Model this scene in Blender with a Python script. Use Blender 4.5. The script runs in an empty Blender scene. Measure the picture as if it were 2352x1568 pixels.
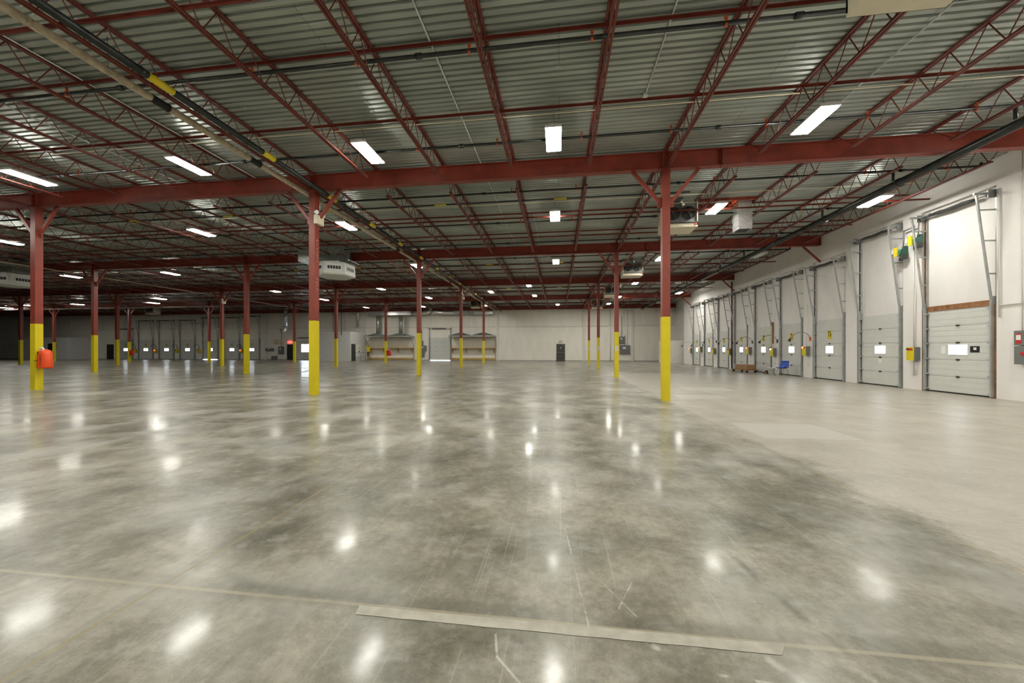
import bpy, math, random
from mathutils import Vector, Matrix
random.seed(7)
S = bpy.context.scene
COL = S.collection

# ------------------------------------------------------------------ camera, world, exposure
TH = 0.1281                                   # the camera is turned this far left of the building's long axis
cam = bpy.data.cameras.new('camera'); cam_o = bpy.data.objects.new('camera', cam); COL.objects.link(cam_o)
cam.sensor_width = 36.0; cam.lens = 838.0 / 2352.0 * 36.0; cam.shift_y = 18.7 / 2352.0
cam.clip_start = 0.05; cam.clip_end = 400
cam_o.location = (0, 0, 1.45); cam_o.rotation_euler = (math.pi / 2, 0, TH)
S.camera = cam_o
W = bpy.data.worlds.new('world'); S.world = W; W.use_nodes = True
W.node_tree.nodes['Background'].inputs[0].default_value = (0.6, 0.7, 0.85, 1)
W.node_tree.nodes['Background'].inputs[1].default_value = 0.05
vs = S.view_settings
vs.view_transform = 'Standard'; vs.look = 'None'; vs.gamma = 1.0; vs.use_curve_mapping = False
vs.exposure = 0.42
S.display_settings.display_device = 'sRGB'
S.cycles.max_bounces = 5; S.cycles.diffuse_bounces = 4; S.cycles.glossy_bounces = 2
S.cycles.use_adaptive_sampling = True; S.cycles.adaptive_threshold = 0.05; S.cycles.use_light_tree = False
S.cycles.transmission_bounces = 2; S.cycles.sample_clamp_indirect = 6.0; S.cycles.caustics_reflective = False
LAMP = 90.0                                   # radiance of the tubes
DAY = 7.0                                     # daylight behind the small door windows

# ------------------------------------------------------------------ materials
def new_mat(name):
    m = bpy.data.materials.new(name); m.use_nodes = True
    nt = m.node_tree
    return m, nt, nt.nodes['Principled BSDF']
def setin(b, k, v):
    if k in b.inputs: b.inputs[k].default_value = v
def lin(r, g, b):
    f = lambda c: (c / 255 / 12.92) if c / 255 <= 0.04045 else ((c / 255 + 0.055) / 1.055) ** 2.4
    return (f(r), f(g), f(b))
def paint(name, col, rough=0.5, metal=0.0, var=0.12, scale=3.0, bump=0.0, bscale=40.0, spec=0.5):
    m, nt, b = new_mat(name); N = nt.nodes; L = nt.links
    tc = N.new('ShaderNodeTexCoord'); n = N.new('ShaderNodeTexNoise')
    n.inputs['Scale'].default_value = scale; n.inputs['Detail'].default_value = 2
    L.new(tc.outputs['Object'], n.inputs['Vector'])
    r = N.new('ShaderNodeValToRGB'); e = r.color_ramp.elements
    e[0].position = 0.3; e[1].position = 0.7
    e[0].color = tuple(c * (1 - var) for c in col) + (1,)
    e[1].color = tuple(min(1, c * (1 + var)) for c in col) + (1,)
    L.new(n.outputs['Fac'], r.inputs['Fac']); L.new(r.outputs['Color'], b.inputs['Base Color'])
    setin(b, 'Roughness', rough); setin(b, 'Metallic', metal); setin(b, 'Specular IOR Level', spec)
    if bump:
        n2 = N.new('ShaderNodeTexNoise'); n2.inputs['Scale'].default_value = bscale; n2.inputs['Detail'].default_value = 3
        bp = N.new('ShaderNodeBump'); bp.inputs['Strength'].default_value = bump; bp.inputs['Distance'].default_value = 0.02
        L.new(tc.outputs['Object'], n2.inputs['Vector']); L.new(n2.outputs['Fac'], bp.inputs['Height'])
        L.new(bp.outputs['Normal'], b.inputs['Normal'])
    return m
def glow(name, col, strength):
    m, nt, b = new_mat(name)
    setin(b, 'Base Color', (0.8, 0.8, 0.8, 1)); setin(b, 'Emission Color', tuple(col) + (1,)); setin(b, 'Emission Strength', strength)
    return m

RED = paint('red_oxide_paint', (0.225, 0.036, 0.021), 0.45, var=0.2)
JRED = paint('shaded_red_paint', (0.155, 0.027, 0.016), 0.45, var=0.2)  # roof red with the shade under the deck darkened into its colour
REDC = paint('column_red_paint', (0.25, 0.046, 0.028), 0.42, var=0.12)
YEL = paint('safety_yellow_paint', (0.74, 0.60, 0.012), 0.35, var=0.05)
WHITE = paint('white_door_paint', (0.66, 0.665, 0.63), 0.45, var=0.03)
OFFW = paint('off_white_plaster', (0.76, 0.73, 0.68), 0.7, var=0.03)
PALE = paint('pale_partition_paint', (0.70, 0.69, 0.68), 0.6, var=0.03)
CREAM = paint('cream_enamel', (0.68, 0.62, 0.46), 0.45, var=0.06)
CREAMPIPE = paint('stained_cream_pipe', (0.50, 0.42, 0.30), 0.6, var=0.25, scale=9)
BLACKPIPE = paint('black_iron_pipe', (0.020, 0.024, 0.023), 0.26, var=0.3)
DARK = paint('dark_grey_metal', (0.05, 0.052, 0.05), 0.5, var=0.2)
GREY = paint('grey_steel', (0.28, 0.29, 0.29), 0.42, metal=0.6, var=0.15)
EGREY = paint('grey_enclosure_paint', (0.17, 0.18, 0.17), 0.5, var=0.1)
GALV = paint('galvanised_sheet', (0.46, 0.49, 0.46), 0.34, metal=0.85, var=0.2, scale=6)
FOIL = paint('crinkled_foil', (0.86, 0.86, 0.86), 0.2, metal=0.75, var=0.05, bump=1.0, bscale=9)
ORANGE = paint('orange_vinyl', (1.0, 0.10, 0.018), 0.4, var=0.06, bump=0.5, bscale=9)
REDV = paint('red_vinyl', (0.62, 0.02, 0.018), 0.4, var=0.1, bump=0.5, bscale=9)
SPR = paint('sprinkler_orange', (0.65, 0.11, 0.03), 0.5)
WOOD = paint('stained_timber', (0.27, 0.125, 0.05), 0.6, var=0.35, scale=7)
PINE = paint('yellow_pine', (0.55, 0.36, 0.12), 0.5, var=0.2, scale=5)
CARD = paint('brown_cardboard', (0.33, 0.19, 0.105), 0.8, var=0.1)
CARDG = paint('grey_cardboard', (0.42, 0.43, 0.44), 0.8, var=0.08)
BLUE = paint('blue_plastic', (0.018, 0.075, 0.42), 0.35, var=0.05)
DOORD = paint('dark_brown_door_paint', (0.055, 0.055, 0.045), 0.4, var=0.1)
BLACK = paint('black_paint', (0.012, 0.012, 0.012), 0.5)
GREENM = paint('green_motor_paint', (0.03, 0.12, 0.08), 0.4)
RUBBER = paint('black_rubber', (0.02, 0.02, 0.02), 0.8)
PAPER = paint('white_paper', (0.82, 0.82, 0.80), 0.7, var=0.03)
TAPE = paint('worn_white_tape', (0.40, 0.375, 0.31), 0.55, var=0.16, scale=12)
TRACK = paint('galvanised_track', (0.44, 0.455, 0.45), 0.4, metal=0.4, var=0.15)
PALECOND = paint('bright_conduit', (0.62, 0.65, 0.63), 0.35, metal=0.3)
CHALK = paint('chalk', (0.75, 0.55, 0.45), 0.9)
REDLBL = paint('red_label', (0.55, 0.03, 0.03), 0.5)
LENS = glow('lit_lamp_lens', (1.0, 0.98, 0.89), LAMP)
LENS_OFF = paint('unlit_lamp_lens', (0.75, 0.76, 0.74), 0.3)
DAYG = glow('bright_daylit_pane', (0.86, 0.92, 1.0), DAY)
DAYB = glow('bright_daylit_window', (0.82, 0.90, 1.0), DAY * 1.3)
BEACON_R = glow('lit_red_beacon', (1.0, 0.10, 0.05), 4.0)
BEACON_G = glow('lit_green_beacon', (0.75, 1.0, 0.55), 4.0)
EXITR = glow('lit_red_exit_sign', (1.0, 0.06, 0.05), 2.5)
EXITG = paint('exit_sign_face', (0.62, 0.60, 0.42), 0.5)

def deck_material():
    m, nt, b = new_mat('galvanised_roof_deck'); N = nt.nodes; L = nt.links
    tc = N.new('ShaderNodeTexCoord')
    n = N.new('ShaderNodeTexNoise'); n.inputs['Scale'].default_value = 1.3; n.inputs['Detail'].default_value = 3
    mp = N.new('ShaderNodeMapping'); mp.inputs['Scale'].default_value = (0.5, 2.2, 1)
    L.new(tc.outputs['Object'], mp.inputs['Vector']); L.new(mp.outputs['Vector'], n.inputs['Vector'])
    br = N.new('ShaderNodeTexBrick')          # sheets 9 m long and 0.91 m wide differ a little in tone
    br.inputs['Scale'].default_value = 1.0; br.inputs['Brick Width'].default_value = 8.7; br.inputs['Row Height'].default_value = 0.914
    br.inputs['Mortar Size'].default_value = 0.006; br.inputs['Color1'].default_value = (0.385, 0.425, 0.385, 1)
    br.inputs['Color2'].default_value = (0.47, 0.515, 0.47, 1); br.inputs['Mortar'].default_value = (0.18, 0.2, 0.17, 1)
    L.new(tc.outputs['Object'], br.inputs['Vector'])
    r = N.new('ShaderNodeValToRGB'); r.color_ramp.elements[0].position = 0.3; r.color_ramp.elements[1].position = 0.72
    r.color_ramp.elements[0].color = (0.80, 0.80, 0.80, 1); r.color_ramp.elements[1].color = (1.12, 1.12, 1.12, 1)
    mx = N.new('ShaderNodeMixRGB'); mx.blend_type = 'MULTIPLY'; mx.inputs['Fac'].default_value = 1
    L.new(n.outputs['Fac'], r.inputs['Fac']); L.new(br.outputs['Color'], mx.inputs[1]); L.new(r.outputs['Color'], mx.inputs[2])
    L.new(mx.outputs[0], b.inputs['Base Color'])
    setin(b, 'Metallic', 0.5); setin(b, 'Roughness', 0.36)
    return m
DECK = deck_material()

def wall_material(name, col, axis, block=(0.4, 0.2), fac=0.06):
    """white painted block wall; axis 'y': the wall runs along world Y, 'x': along world X"""
    m, nt, b = new_mat(name); N = nt.nodes; L = nt.links
    tc = N.new('ShaderNodeTexCoord'); sx = N.new('ShaderNodeSeparateXYZ'); cx = N.new('ShaderNodeCombineXYZ')
    L.new(tc.outputs['Object'], sx.inputs[0])
    L.new(sx.outputs['Y' if axis == 'y' else 'X'], cx.inputs[0]); L.new(sx.outputs['Z'], cx.inputs[1])
    br = N.new('ShaderNodeTexBrick'); br.inputs['Scale'].default_value = 1.0
    br.inputs['Brick Width'].default_value = block[0]; br.inputs['Row Height'].default_value = block[1]
    br.inputs['Mortar Size'].default_value = 0.004; br.inputs['Mortar Smooth'].default_value = 0.3
    c2 = tuple(c * (1 - fac * 0.25) for c in col); c3 = tuple(c * (1 - fac) for c in col)
    br.inputs['Color1'].default_value = col + (1,); br.inputs['Color2'].default_value = c2 + (1,); br.inputs['Mortar'].default_value = c3 + (1,)
    L.new(cx.outputs[0], br.inputs['Vector'])
    n = N.new('ShaderNodeTexNoise'); n.inputs['Scale'].default_value = 0.9; n.inputs['Detail'].default_value = 3
    mp = N.new('ShaderNodeMapping'); mp.inputs['Scale'].default_value = (1.6, 1.6, 0.5)
    L.new(tc.outputs['Object'], mp.inputs['Vector']); L.new(mp.outputs['Vector'], n.inputs['Vector'])
    r = N.new('ShaderNodeValToRGB'); r.color_ramp.elements[0].position = 0.3; r.color_ramp.elements[1].position = 0.65
    r.color_ramp.elements[0].color = (0.93, 0.925, 0.91, 1); r.color_ramp.elements[1].color = (1, 1, 1, 1)
    mx = N.new('ShaderNodeMixRGB'); mx.blend_type = 'MULTIPLY'; mx.inputs['Fac'].default_value = 1
    L.new(n.outputs['Fac'], r.inputs['Fac']); L.new(br.outputs['Color'], mx.inputs[1]); L.new(r.outputs['Color'], mx.inputs[2])
    L.new(mx.outputs[0], b.inputs['Base Color']); setin(b, 'Roughness', 0.6)
    return m
WALL_Y = wall_material('white_block_wall', (0.86, 0.835, 0.815), 'y')
WALL_X = wall_material('white_panel_wall', (0.90, 0.865, 0.79), 'x', (1.95, 2.4), 0.05)

def floor_material(name, marks):
    m, nt, b = new_mat(name); N = nt.nodes; L = nt.links
    tc = N.new('ShaderNodeTexCoord'); P = tc.outputs['Object']
    def val(x):
        return x
    def math_(op, a, c=None, d=None, clamp=False):
        n = N.new('ShaderNodeMath'); n.operation = op; n.use_clamp = clamp
        for i, v in enumerate((a, c, d)):
            if v is None: continue
            if isinstance(v, (int, float)): n.inputs[i].default_value = v
            else: L.new(v, n.inputs[i])
        return n.outputs[0]
    def smooth(v, lo, hi):
        n = N.new('ShaderNodeMapRange'); n.interpolation_type = 'SMOOTHSTEP'
        L.new(v, n.inputs['Value']); n.inputs['From Min'].default_value = lo; n.inputs['From Max'].default_value = hi
        return n.outputs['Result']
    def noise(scale, detail=6, rough=0.6, sc=(1, 1, 1), rot=0.0, dist=0.0, loc=(0, 0, 0)):
        mp = N.new('ShaderNodeMapping'); mp.inputs['Scale'].default_value = sc; mp.inputs['Rotation'].default_value = (0, 0, rot); mp.inputs['Location'].default_value = loc
        L.new(P, mp.inputs['Vector'])
        n = N.new('ShaderNodeTexNoise'); n.inputs['Scale'].default_value = scale; n.inputs['Detail'].default_value = detail
        n.inputs['Roughness'].default_value = rough; n.inputs['Distortion'].default_value = dist
        L.new(mp.outputs[0], n.inputs['Vector']); return n.outputs['Fac']
    def ramp(v, stops):
        r = N.new('ShaderNodeValToRGB'); e = r.color_ramp.elements
        while len(e) < len(stops): e.new(0.5)
        for i, (p, c) in enumerate(stops): e[i].position = p; e[i].color = tuple(c) + (1,)
        L.new(v, r.inputs['Fac']); return r.outputs['Color']
    def mix(f, a, c, mode='MIX'):
        n = N.new('ShaderNodeMixRGB'); n.blend_type = mode
        for i, v in ((0, f), (1, a), (2, c)):
            if isinstance(v, (int, float)): n.inputs[i].default_value = v
            elif isinstance(v, tuple): n.inputs[i].default_value = v + (1,)
            else: L.new(v, n.inputs[i])
        return n.outputs[0]
    sx = N.new('ShaderNodeSeparateXYZ'); L.new(P, sx.inputs[0]); X, Y = sx.outputs['X'], sx.outputs['Y']
    big = noise(0.42, 3, 0.6); mid = noise(1.5, 5, 0.66, loc=(5, 3, 0), dist=0.3)
    fine = noise(16, 3, 0.75); grain = noise(110, 1, 0.7)
    scuff = noise(0.9, 4, 0.6, sc=(1.0, 0.9, 1), rot=0.2, loc=(2, 9, 0))
    v = math_('ADD', math_('MULTIPLY', big, 0.45), math_('MULTIPLY', mid, 0.55))
    v = math_('ADD', v, math_('MULTIPLY', math_('SUBTRACT', fine, 0.5), 0.22))
    v = math_('ADD', v, math_('MULTIPLY', math_('SUBTRACT', grain, 0.5), 0.10))
    pol = ramp(v, [(0.37, (0.105, 0.098, 0.070)), (0.5, (0.212, 0.198, 0.150)), (0.63, (0.385, 0.358, 0.288))])
    haze = noise(4.5, 4, 0.72, sc=(0.9, 1.1, 1), rot=-0.1, loc=(1, 4, 0))
    pol = mix(math_('MULTIPLY', smooth(haze, 0.48, 0.72), 0.45), pol, (0.40, 0.39, 0.345))
    pol = mix(math_('MULTIPLY', smooth(scuff, 0.45, 0.75), 0.55), pol, (0.46, 0.45, 0.41))
    # fine scratches
    for rot, loc in ((0.12, (0, 0, 0)), (-0.5, (7, 2, 0))):
        s = noise(1.0, 1, 0.5, sc=(46, 0.55, 1), rot=rot, loc=loc)
        pol = mix(math_('MULTIPLY', smooth(s, 0.68, 0.75), 0.22), pol, (0.50, 0.49, 0.45))
    # unpolished strip along the dock doors, with a ragged edge
    edge = math_('ADD', X, math_('MULTIPLY', math_('SUBTRACT', noise(0.7, 3, 0.6), 0.5), 1.3))
    edge = math_('ADD', edge, math_('MULTIPLY', math_('SUBTRACT', fine, 0.5), 0.25))
    farY = smooth(math_('ADD', Y, math_('MULTIPLY', math_('SUBTRACT', big, 0.5), 6.0)), 21.0, 25.0)
    pale = math_('MULTIPLY', smooth(edge, 2.80, 3.14), math_('SUBTRACT', 1.0, math_('MULTIPLY', farY, 0.75)))
    palec = ramp(math_('ADD', math_('MULTIPLY', mid, 0.6), math_('MULTIPLY', fine, 0.4)), [(0.36, (0.33, 0.305, 0.255)), (0.62, (0.47, 0.435, 0.37))])
    def box(x0, x1, y0, y1, s=0.03):
        return math_('MULTIPLY', math_('MULTIPLY', smooth(X, x0 - s, x0 + s), math_('SUBTRACT', 1.0, smooth(X, x1 - s, x1 + s))),
                     math_('MULTIPLY', smooth(Y, y0 - s, y0 + s), math_('SUBTRACT', 1.0, smooth(Y, y1 - s, y1 + s))))
    for q in ((3.35, 4.85, 6.5, 7.75), (3.6, 5.0, 11.4, 12.3), (4.6, 6.2, 13.6, 14.9)):
        palec = mix(math_('MULTIPLY', box(*q), 0.6), palec, (0.53, 0.51, 0.47))
    col = mix(pale, pol, palec)
    # tracked dirt along the foot of the dock wall
    col = mix(math_('MULTIPLY', smooth(math_('ADD', X, math_('MULTIPLY', mid, 0.5)), 12.55, 13.0), 0.5), col, (0.36, 0.29, 0.21))
    # control joints
    def joint(c, off, per, w):
        t = math_('ABSOLUTE', math_('SUBTRACT', math_('MODULO', math_('ADD', math_('SUBTRACT', c, off - per / 2), per * 40), per), per / 2))
        return math_('SUBTRACT', 1.0, smooth(t, w * 0.5, w))
    jx = joint(X, 3.008, 5.43, 0.014); jy = joint(Y, 1.95, 4.465, 0.016)
    col = mix(math_('MULTIPLY', joint(X, 3.008, 5.43, 0.10), 0.16), col, (0.10, 0.095, 0.07))
    col = mix(math_('MULTIPLY', joint(Y, 1.98, 8.93, 0.10), 0.22), col, (0.10, 0.095, 0.07))
    col = mix(math_('MULTIPLY', jx, 0.6), col, (0.30, 0.235, 0.10))
    col = mix(math_('MULTIPLY', jy, 0.55), col, (0.42, 0.37, 0.26))
    # tyre marks, scrapes and glue spots, each a line between two points on the slab
    def seg(p, q, w):
        d = Vector((q[0] - p[0], q[1] - p[1], 0)); l2 = d.length_squared
        a = N.new('ShaderNodeVectorMath'); a.operation = 'SUBTRACT'; L.new(P, a.inputs[0]); a.inputs[1].default_value = (p[0], p[1], 0)
        dt = N.new('ShaderNodeVectorMath'); dt.operation = 'DOT_PRODUCT'; L.new(a.outputs[0], dt.inputs[0]); dt.inputs[1].default_value = d
        t = math_('MULTIPLY', dt.outputs['Value'], 1 / l2, clamp=True)
        sc = N.new('ShaderNodeVectorMath'); sc.operation = 'SCALE'; sc.inputs[0].default_value = d; L.new(t, sc.inputs['Scale'])
        df = N.new('ShaderNodeVectorMath'); df.operation = 'DISTANCE'; L.new(a.outputs[0], df.inputs[0]); L.new(sc.outputs[0], df.inputs[1])
        return math_('SUBTRACT', 1.0, smooth(df.outputs['Value'], w * 0.1, w * 1.3))
    for p, q, w, c, f in marks:
        col = mix(math_('MULTIPLY', math_('MULTIPLY', seg(p, q, w), f * 0.8), smooth(haze, 0.36, 0.62)), col, c)
    L.new(col, b.inputs['Base Color'])
    rough = math_('ADD', math_('MULTIPLY', haze, 0.30), 0.18)
    mr = N.new('ShaderNodeMix'); mr.data_type = 'FLOAT'
    L.new(pale, mr.inputs['Factor']); L.new(rough, mr.inputs[2]); mr.inputs[3].default_value = 0.36
    L.new(mr.outputs[0], b.inputs['Roughness'])
    setin(b, 'Specular IOR Level', 0.25)
    # the thin burnished sealer on top gives the crisp part of the reflections; there is none on the pale strip
    L.new(math_('MULTIPLY', math_('SUBTRACT', 1.0, pale), math_('MULTIPLY', math_('SUBTRACT', 1.0, smooth(scuff, 0.42, 0.62)), 0.34)), b.inputs['Coat Weight']); setin(b, 'Coat Roughness', 0.12); setin(b, 'Coat IOR', 1.32)
    wav = noise(1.1, 2, 0.55, sc=(0.5, 1.6, 1))
    bp = N.new('ShaderNodeBump'); bp.inputs['Strength'].default_value = 0.25; bp.inputs['Distance'].default_value = 0.012
    L.new(wav, bp.inputs['Height']); L.new(bp.outputs['Normal'], b.inputs['Normal'])
    return m
DK = (0.09, 0.088, 0.07); LT = (0.62, 0.60, 0.54)
FLOOR_MARKS = [((1.21, 2.78), (1.30, 2.15), 0.035, DK, 0.75), ((1.30, 2.2), (1.42, 1.75), 0.03, DK, 0.5),
    ((-1.95, 2.0), (-1.05, 1.97), 0.05, DK, 0.6), ((-3.3, 2.35), (-1.9, 2.05), 0.05, DK, 0.45),
    ((-3.2, 3.1), (-0.9, 3.0), 0.07, DK, 0.35), ((0.2, 2.9), (1.5, 2.85), 0.05, DK, 0.35),
    ((-0.32, 1.83), (-0.29, 1.70), 0.008, LT, 0.8), ((-0.29, 1.70), (-0.17, 1.58), 0.008, LT, 0.8),
    ((0.05, 3.0), (0.16, 1.9), 0.006, LT, 0.6), ((0.17, 2.5), (0.42, 2.05), 0.006, LT, 0.6), ((0.45, 2.35), (0.33, 2.1), 0.006, LT, 0.6),
    ((0.44, 1.87), (0.47, 1.85), 0.022, LT, 0.8), ((0.66, 1.87), (0.72, 1.82), 0.028, LT, 0.85), ((0.98, 1.84), (1.05, 1.75), 0.03, LT, 0.6),
    ((1.30, 1.84), (1.37, 1.79), 0.02, LT, 0.6), ((0.86, 1.72), (0.96, 1.71), 0.010, LT, 0.8), ((0.7, 1.73), (0.74, 1.73), 0.010, LT, 0.8),
    ((-1.2, 3.4), (-0.78, 2.6), 0.03, DK, 0.35), ((-0.78, 2.6), (-0.72, 2.25), 0.02, DK, 0.35),
    ((2.0, 5.6), (3.3, 2.6), 0.02, LT, 0.18), ((1.5, 7.0), (2.1, 3.0), 0.02, LT, 0.18), ((-0.4, 5.2), (-0.2, 2.4), 0.03, LT, 0.15)]
FLOOR = floor_material('polished_concrete', [])
FLOOR_WORN = floor_material('polished_concrete_with_marks', FLOOR_MARKS)

# ------------------------------------------------------------------ mesh building
class MB:
    def __init__(s): s.v = []; s.f = []; s.mi = []; s.sm = []; s.cur = 0
    def add(s, vs_, fs, smooth=False):
        o = len(s.v); s.v += [tuple(v) for v in vs_]
        for f in fs: s.f.append(tuple(i + o for i in f)); s.mi.append(s.cur); s.sm.append(smooth)
        return s
    def box(s, x0, y0, z0, x1, y1, z1):
        x0, x1 = min(x0, x1), max(x0, x1); y0, y1 = min(y0, y1), max(y0, y1); z0, z1 = min(z0, z1), max(z0, z1)
        return s.add([(x0, y0, z0), (x1, y0, z0), (x1, y1, z0), (x0, y1, z0), (x0, y0, z1), (x1, y0, z1), (x1, y1, z1), (x0, y1, z1)],
                     [(0, 3, 2, 1), (4, 5, 6, 7), (0, 1, 5, 4), (1, 2, 6, 5), (2, 3, 7, 6), (3, 0, 4, 7)])
    def bar(s, p, q, w, h=None, up=(0, 0, 1)):
        p, q = Vector(p), Vector(q); h = h or w; d = (q - p).normalized(); u = Vector(up)
        if abs(d.dot(u)) > 0.98: u = Vector((0, 1, 0))
        a = d.cross(u).normalized(); b_ = a.cross(d).normalized(); a *= w / 2; b_ *= h / 2
        vs_ = [c + e for c in (p, q) for e in (-a - b_, a - b_, a + b_, -a + b_)]
        return s.add(vs_, [(0, 1, 2, 3), (7, 6, 5, 4), (0, 4, 5, 1), (1, 5, 6, 2), (2, 6, 7, 3), (3, 7, 4, 0)])
    def tube(s, pts, r, n=8, caps=True):
        pts = [Vector(p) for p in pts]; rs = r if isinstance(r, (list, tuple)) else [r] * len(pts)
        rings = []; ref = None
        for i, p in enumerate(pts):
            d = ((pts[min(i + 1, len(pts) - 1)] - pts[max(i - 1, 0)])).normalized()
            if ref is None:
                ref = Vector((0, 0, 1)) if abs(d.z) < 0.9 else Vector((1, 0, 0))
            a = d.cross(ref).normalized(); b_ = a.cross(d).normalized(); ref = b_
            rings.append([p + (a * math.cos(2 * math.pi * k / n) + b_ * math.sin(2 * math.pi * k / n)) * rs[i] for k in range(n)])
        vs_ = [v for rg in rings for v in rg]; fs = []
        for i in range(len(pts) - 1):
            for k in range(n):
                k2 = (k + 1) % n; fs.append((i * n + k, i * n + k2, (i + 1) * n + k2, (i + 1) * n + k))
        s.add(vs_, fs, True)
        if caps:
            o = len(s.v) - len(vs_)
            s.f.append(tuple(o + k for k in reversed(range(n)))); s.mi.append(s.cur); s.sm.append(False)
            o2 = o + (len(pts) - 1) * n
            s.f.append(tuple(o2 + k for k in range(n))); s.mi.append(s.cur); s.sm.append(False)
        return s
    def prism(s, poly, z0, z1, top=None):
        n = len(poly); top = top or poly
        vs_ = [(x, y, z0) for x, y in poly] + [(x, y, z1) for x, y in top]
        return s.add(vs_, [tuple(reversed(range(n))), tuple(range(n, 2 * n))] + [(i, (i + 1) % n, n + (i + 1) % n, n + i) for i in range(n)])
    def mesh(s, name, mats):
        me = bpy.data.meshes.new(name); me.from_pydata(s.v, [], s.f)
        for m in (mats if isinstance(mats, (list, tuple)) else [mats]): me.materials.append(m)
        me.polygons.foreach_set('material_index', s.mi); me.polygons.foreach_set('use_smooth', s.sm)
        me.update(); return me
CACHE = {}
def link(name, me, parent=None, loc=(0, 0, 0), rot=0.0):
    o = bpy.data.objects.new(name, me); COL.objects.link(o)
    o.location = loc; o.rotation_euler = (0, 0, rot)
    if parent is not None: o.parent = parent
    return o
def obj(name, mb, mats, parent=None, loc=(0, 0, 0), rot=0.0, label=None):
    o = link(name, mb.mesh(name, mats), parent, loc, rot)
    if label: o['label'] = label
    return o
def cobj(key, fn, name, mats, parent=None, loc=(0, 0, 0), rot=0.0, label=None):
    """like obj, but things of the same kind share one mesh"""
    if key not in CACHE:
        mb = MB(); fn(mb); CACHE[key] = mb.mesh(name, mats)
    o = link(name, CACHE[key], parent, loc, rot)
    if label: o['label'] = label
    return o
def tag(o, label, cat, group=None):
    o['label'] = label; o['category'] = cat; o['kind'] = 'thing'
    if group: o['group'] = group
    return o
def thing(name, label, cat, loc=(0, 0, 0), rot=0.0, group=None):
    o = bpy.data.objects.new(name, None); COL.objects.link(o); o.empty_display_size = 0.2
    o.location = loc; o.rotation_euler = (0, 0, rot)
    return tag(o, label, cat, group)
def struct(name, mb, mats, label=None):
    o = obj(name, mb, mats); o['kind'] = 'structure'; o['label'] = label or name.replace('_', ' '); return o
def text(body, size, mat, parent, name, loc, sx=1.0):
    """lettering as a mesh that stands upright and faces local -Y"""
    c = bpy.data.curves.new(name, 'FONT'); c.body = body; c.size = size; c.align_x = 'CENTER'; c.align_y = 'CENTER'; c.extrude = 0.002
    tmp = bpy.data.objects.new('tmp_text', c); COL.objects.link(tmp)
    dg = bpy.context.evaluated_depsgraph_get(); dg.update()
    me = bpy.data.meshes.new_from_object(tmp.evaluated_get(dg)); bpy.data.objects.remove(tmp, do_unlink=True); bpy.data.curves.remove(c)
    me.transform(Matrix.Rotation(math.pi / 2, 4, 'X') @ Matrix.Scale(sx, 4, (1, 0, 0))); me.materials.clear(); me.materials.append(mat)
    return link(name, me, parent, loc)
ORD = 'first second third fourth fifth sixth seventh eighth ninth tenth eleventh twelfth thirteenth fourteenth fifteenth sixteenth seventeenth eighteenth nineteenth twentieth'.split()
TENS = {2: 'twenty', 3: 'thirty', 4: 'forty', 5: 'fifty'}
def ordw(i):
    if i <= 20: return ORD[i - 1]
    t, u = divmod(i, 10)
    return {3: 'thirtieth', 4: 'fortieth', 5: 'fiftieth'}[t] if u == 0 else TENS[t] + '-' + ORD[u - 1]
BAYS = ['nearest', 'second nearest', 'middle', 'second farthest', 'farthest']
ROWS = ['nearest', 'second nearest', 'third nearest', 'farthest']

# ------------------------------------------------------------------ measurements
XA, DX, Y1, DY = 3.008, 10.86, 10.88, 8.93
ZB0, ZB1, ZD = 6.575, 7.065, 7.13            # girder bottom and top, underside of the deck
YF = 47.2                                    # far wall
XW, XB = 12.85, 12.97                        # face of the dock wall's piers and of its door bays
XL, YBK = -98.0, -8.0
def colx(i): return XA - DX * i
def rowy(j): return Y1 + DY * j

# ------------------------------------------------------------------ the setting
mb = MB(); fx = [XL, -4.0, 4.0, 15]; fy = [YBK, 1.0, 7.2, YF + 0.3]
for a in range(3):
    for b_ in range(3):
        mb.cur = 1 if (a, b_) == (1, 1) else 0
        mb.add([(fx[a], fy[b_], 0), (fx[a + 1], fy[b_], 0), (fx[a + 1], fy[b_ + 1], 0), (fx[a], fy[b_ + 1], 0)], [(0, 1, 2, 3)])
struct('floor', mb, [FLOOR, FLOOR_WORN], 'grey polished concrete warehouse floor with a pale unpolished strip by the dock doors')
mb = MB(); y = YBK; pitch = 0.1524; prof = []
while y < YF + 0.2:
    prof += [(y, ZD), (y + 0.088, ZD), (y + 0.104, ZD + 0.042), (y + 0.136, ZD + 0.042)]; y += pitch
vsd = [(x, yy, zz) for yy, zz in prof for x in (XL, 14.4)]
mb.add(vsd, [(2 * i, 2 * i + 2, 2 * i + 3, 2 * i + 1) for i in range(len(prof) - 1)])
struct('ceiling', mb, DECK, 'corrugated galvanised steel roof deck')

DOORS_R = [('near', 13.67, 1.92), ('two', 16.57, 1.80), (14, 19.36, 1.84), (13, 22.25, 1.84), (12, 25.07, 1.80), (11, 27.9, 1.78), (10, 30.70, 1.78), (9, 33.53, 1.78), (8, 36.36, 1.72)]
mb = MB()
mb.box(XB, YBK, 0, XB + 0.3, 39.8, 7.6)      # back of the bays
edges = [YBK]
for n, yc, w in DOORS_R: edges += [yc - w / 2 - 0.16, yc + w / 2 + 0.16]
edges.append(39.8)
for i in range(0, len(edges), 2): mb.box(XW, edges[i], 0, XB, edges[i + 1], 7.6)
for i, (n, yc, w) in enumerate(DOORS_R):
    ztop = 6.32 if i < 2 else 5.85
    mb.box(XW, yc - w / 2 - 0.16, ztop, XB, yc + w / 2 + 0.16, 7.6)
mb.box(XB, 39.5, 0, 14.35, 39.8, 7.6)
struct('wall_right', mb, WALL_Y, 'long white painted block wall with a row of dock doors')
mb = MB(); mb.box(14.2, 39.8, 0, 14.5, YF, 7.6)
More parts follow.
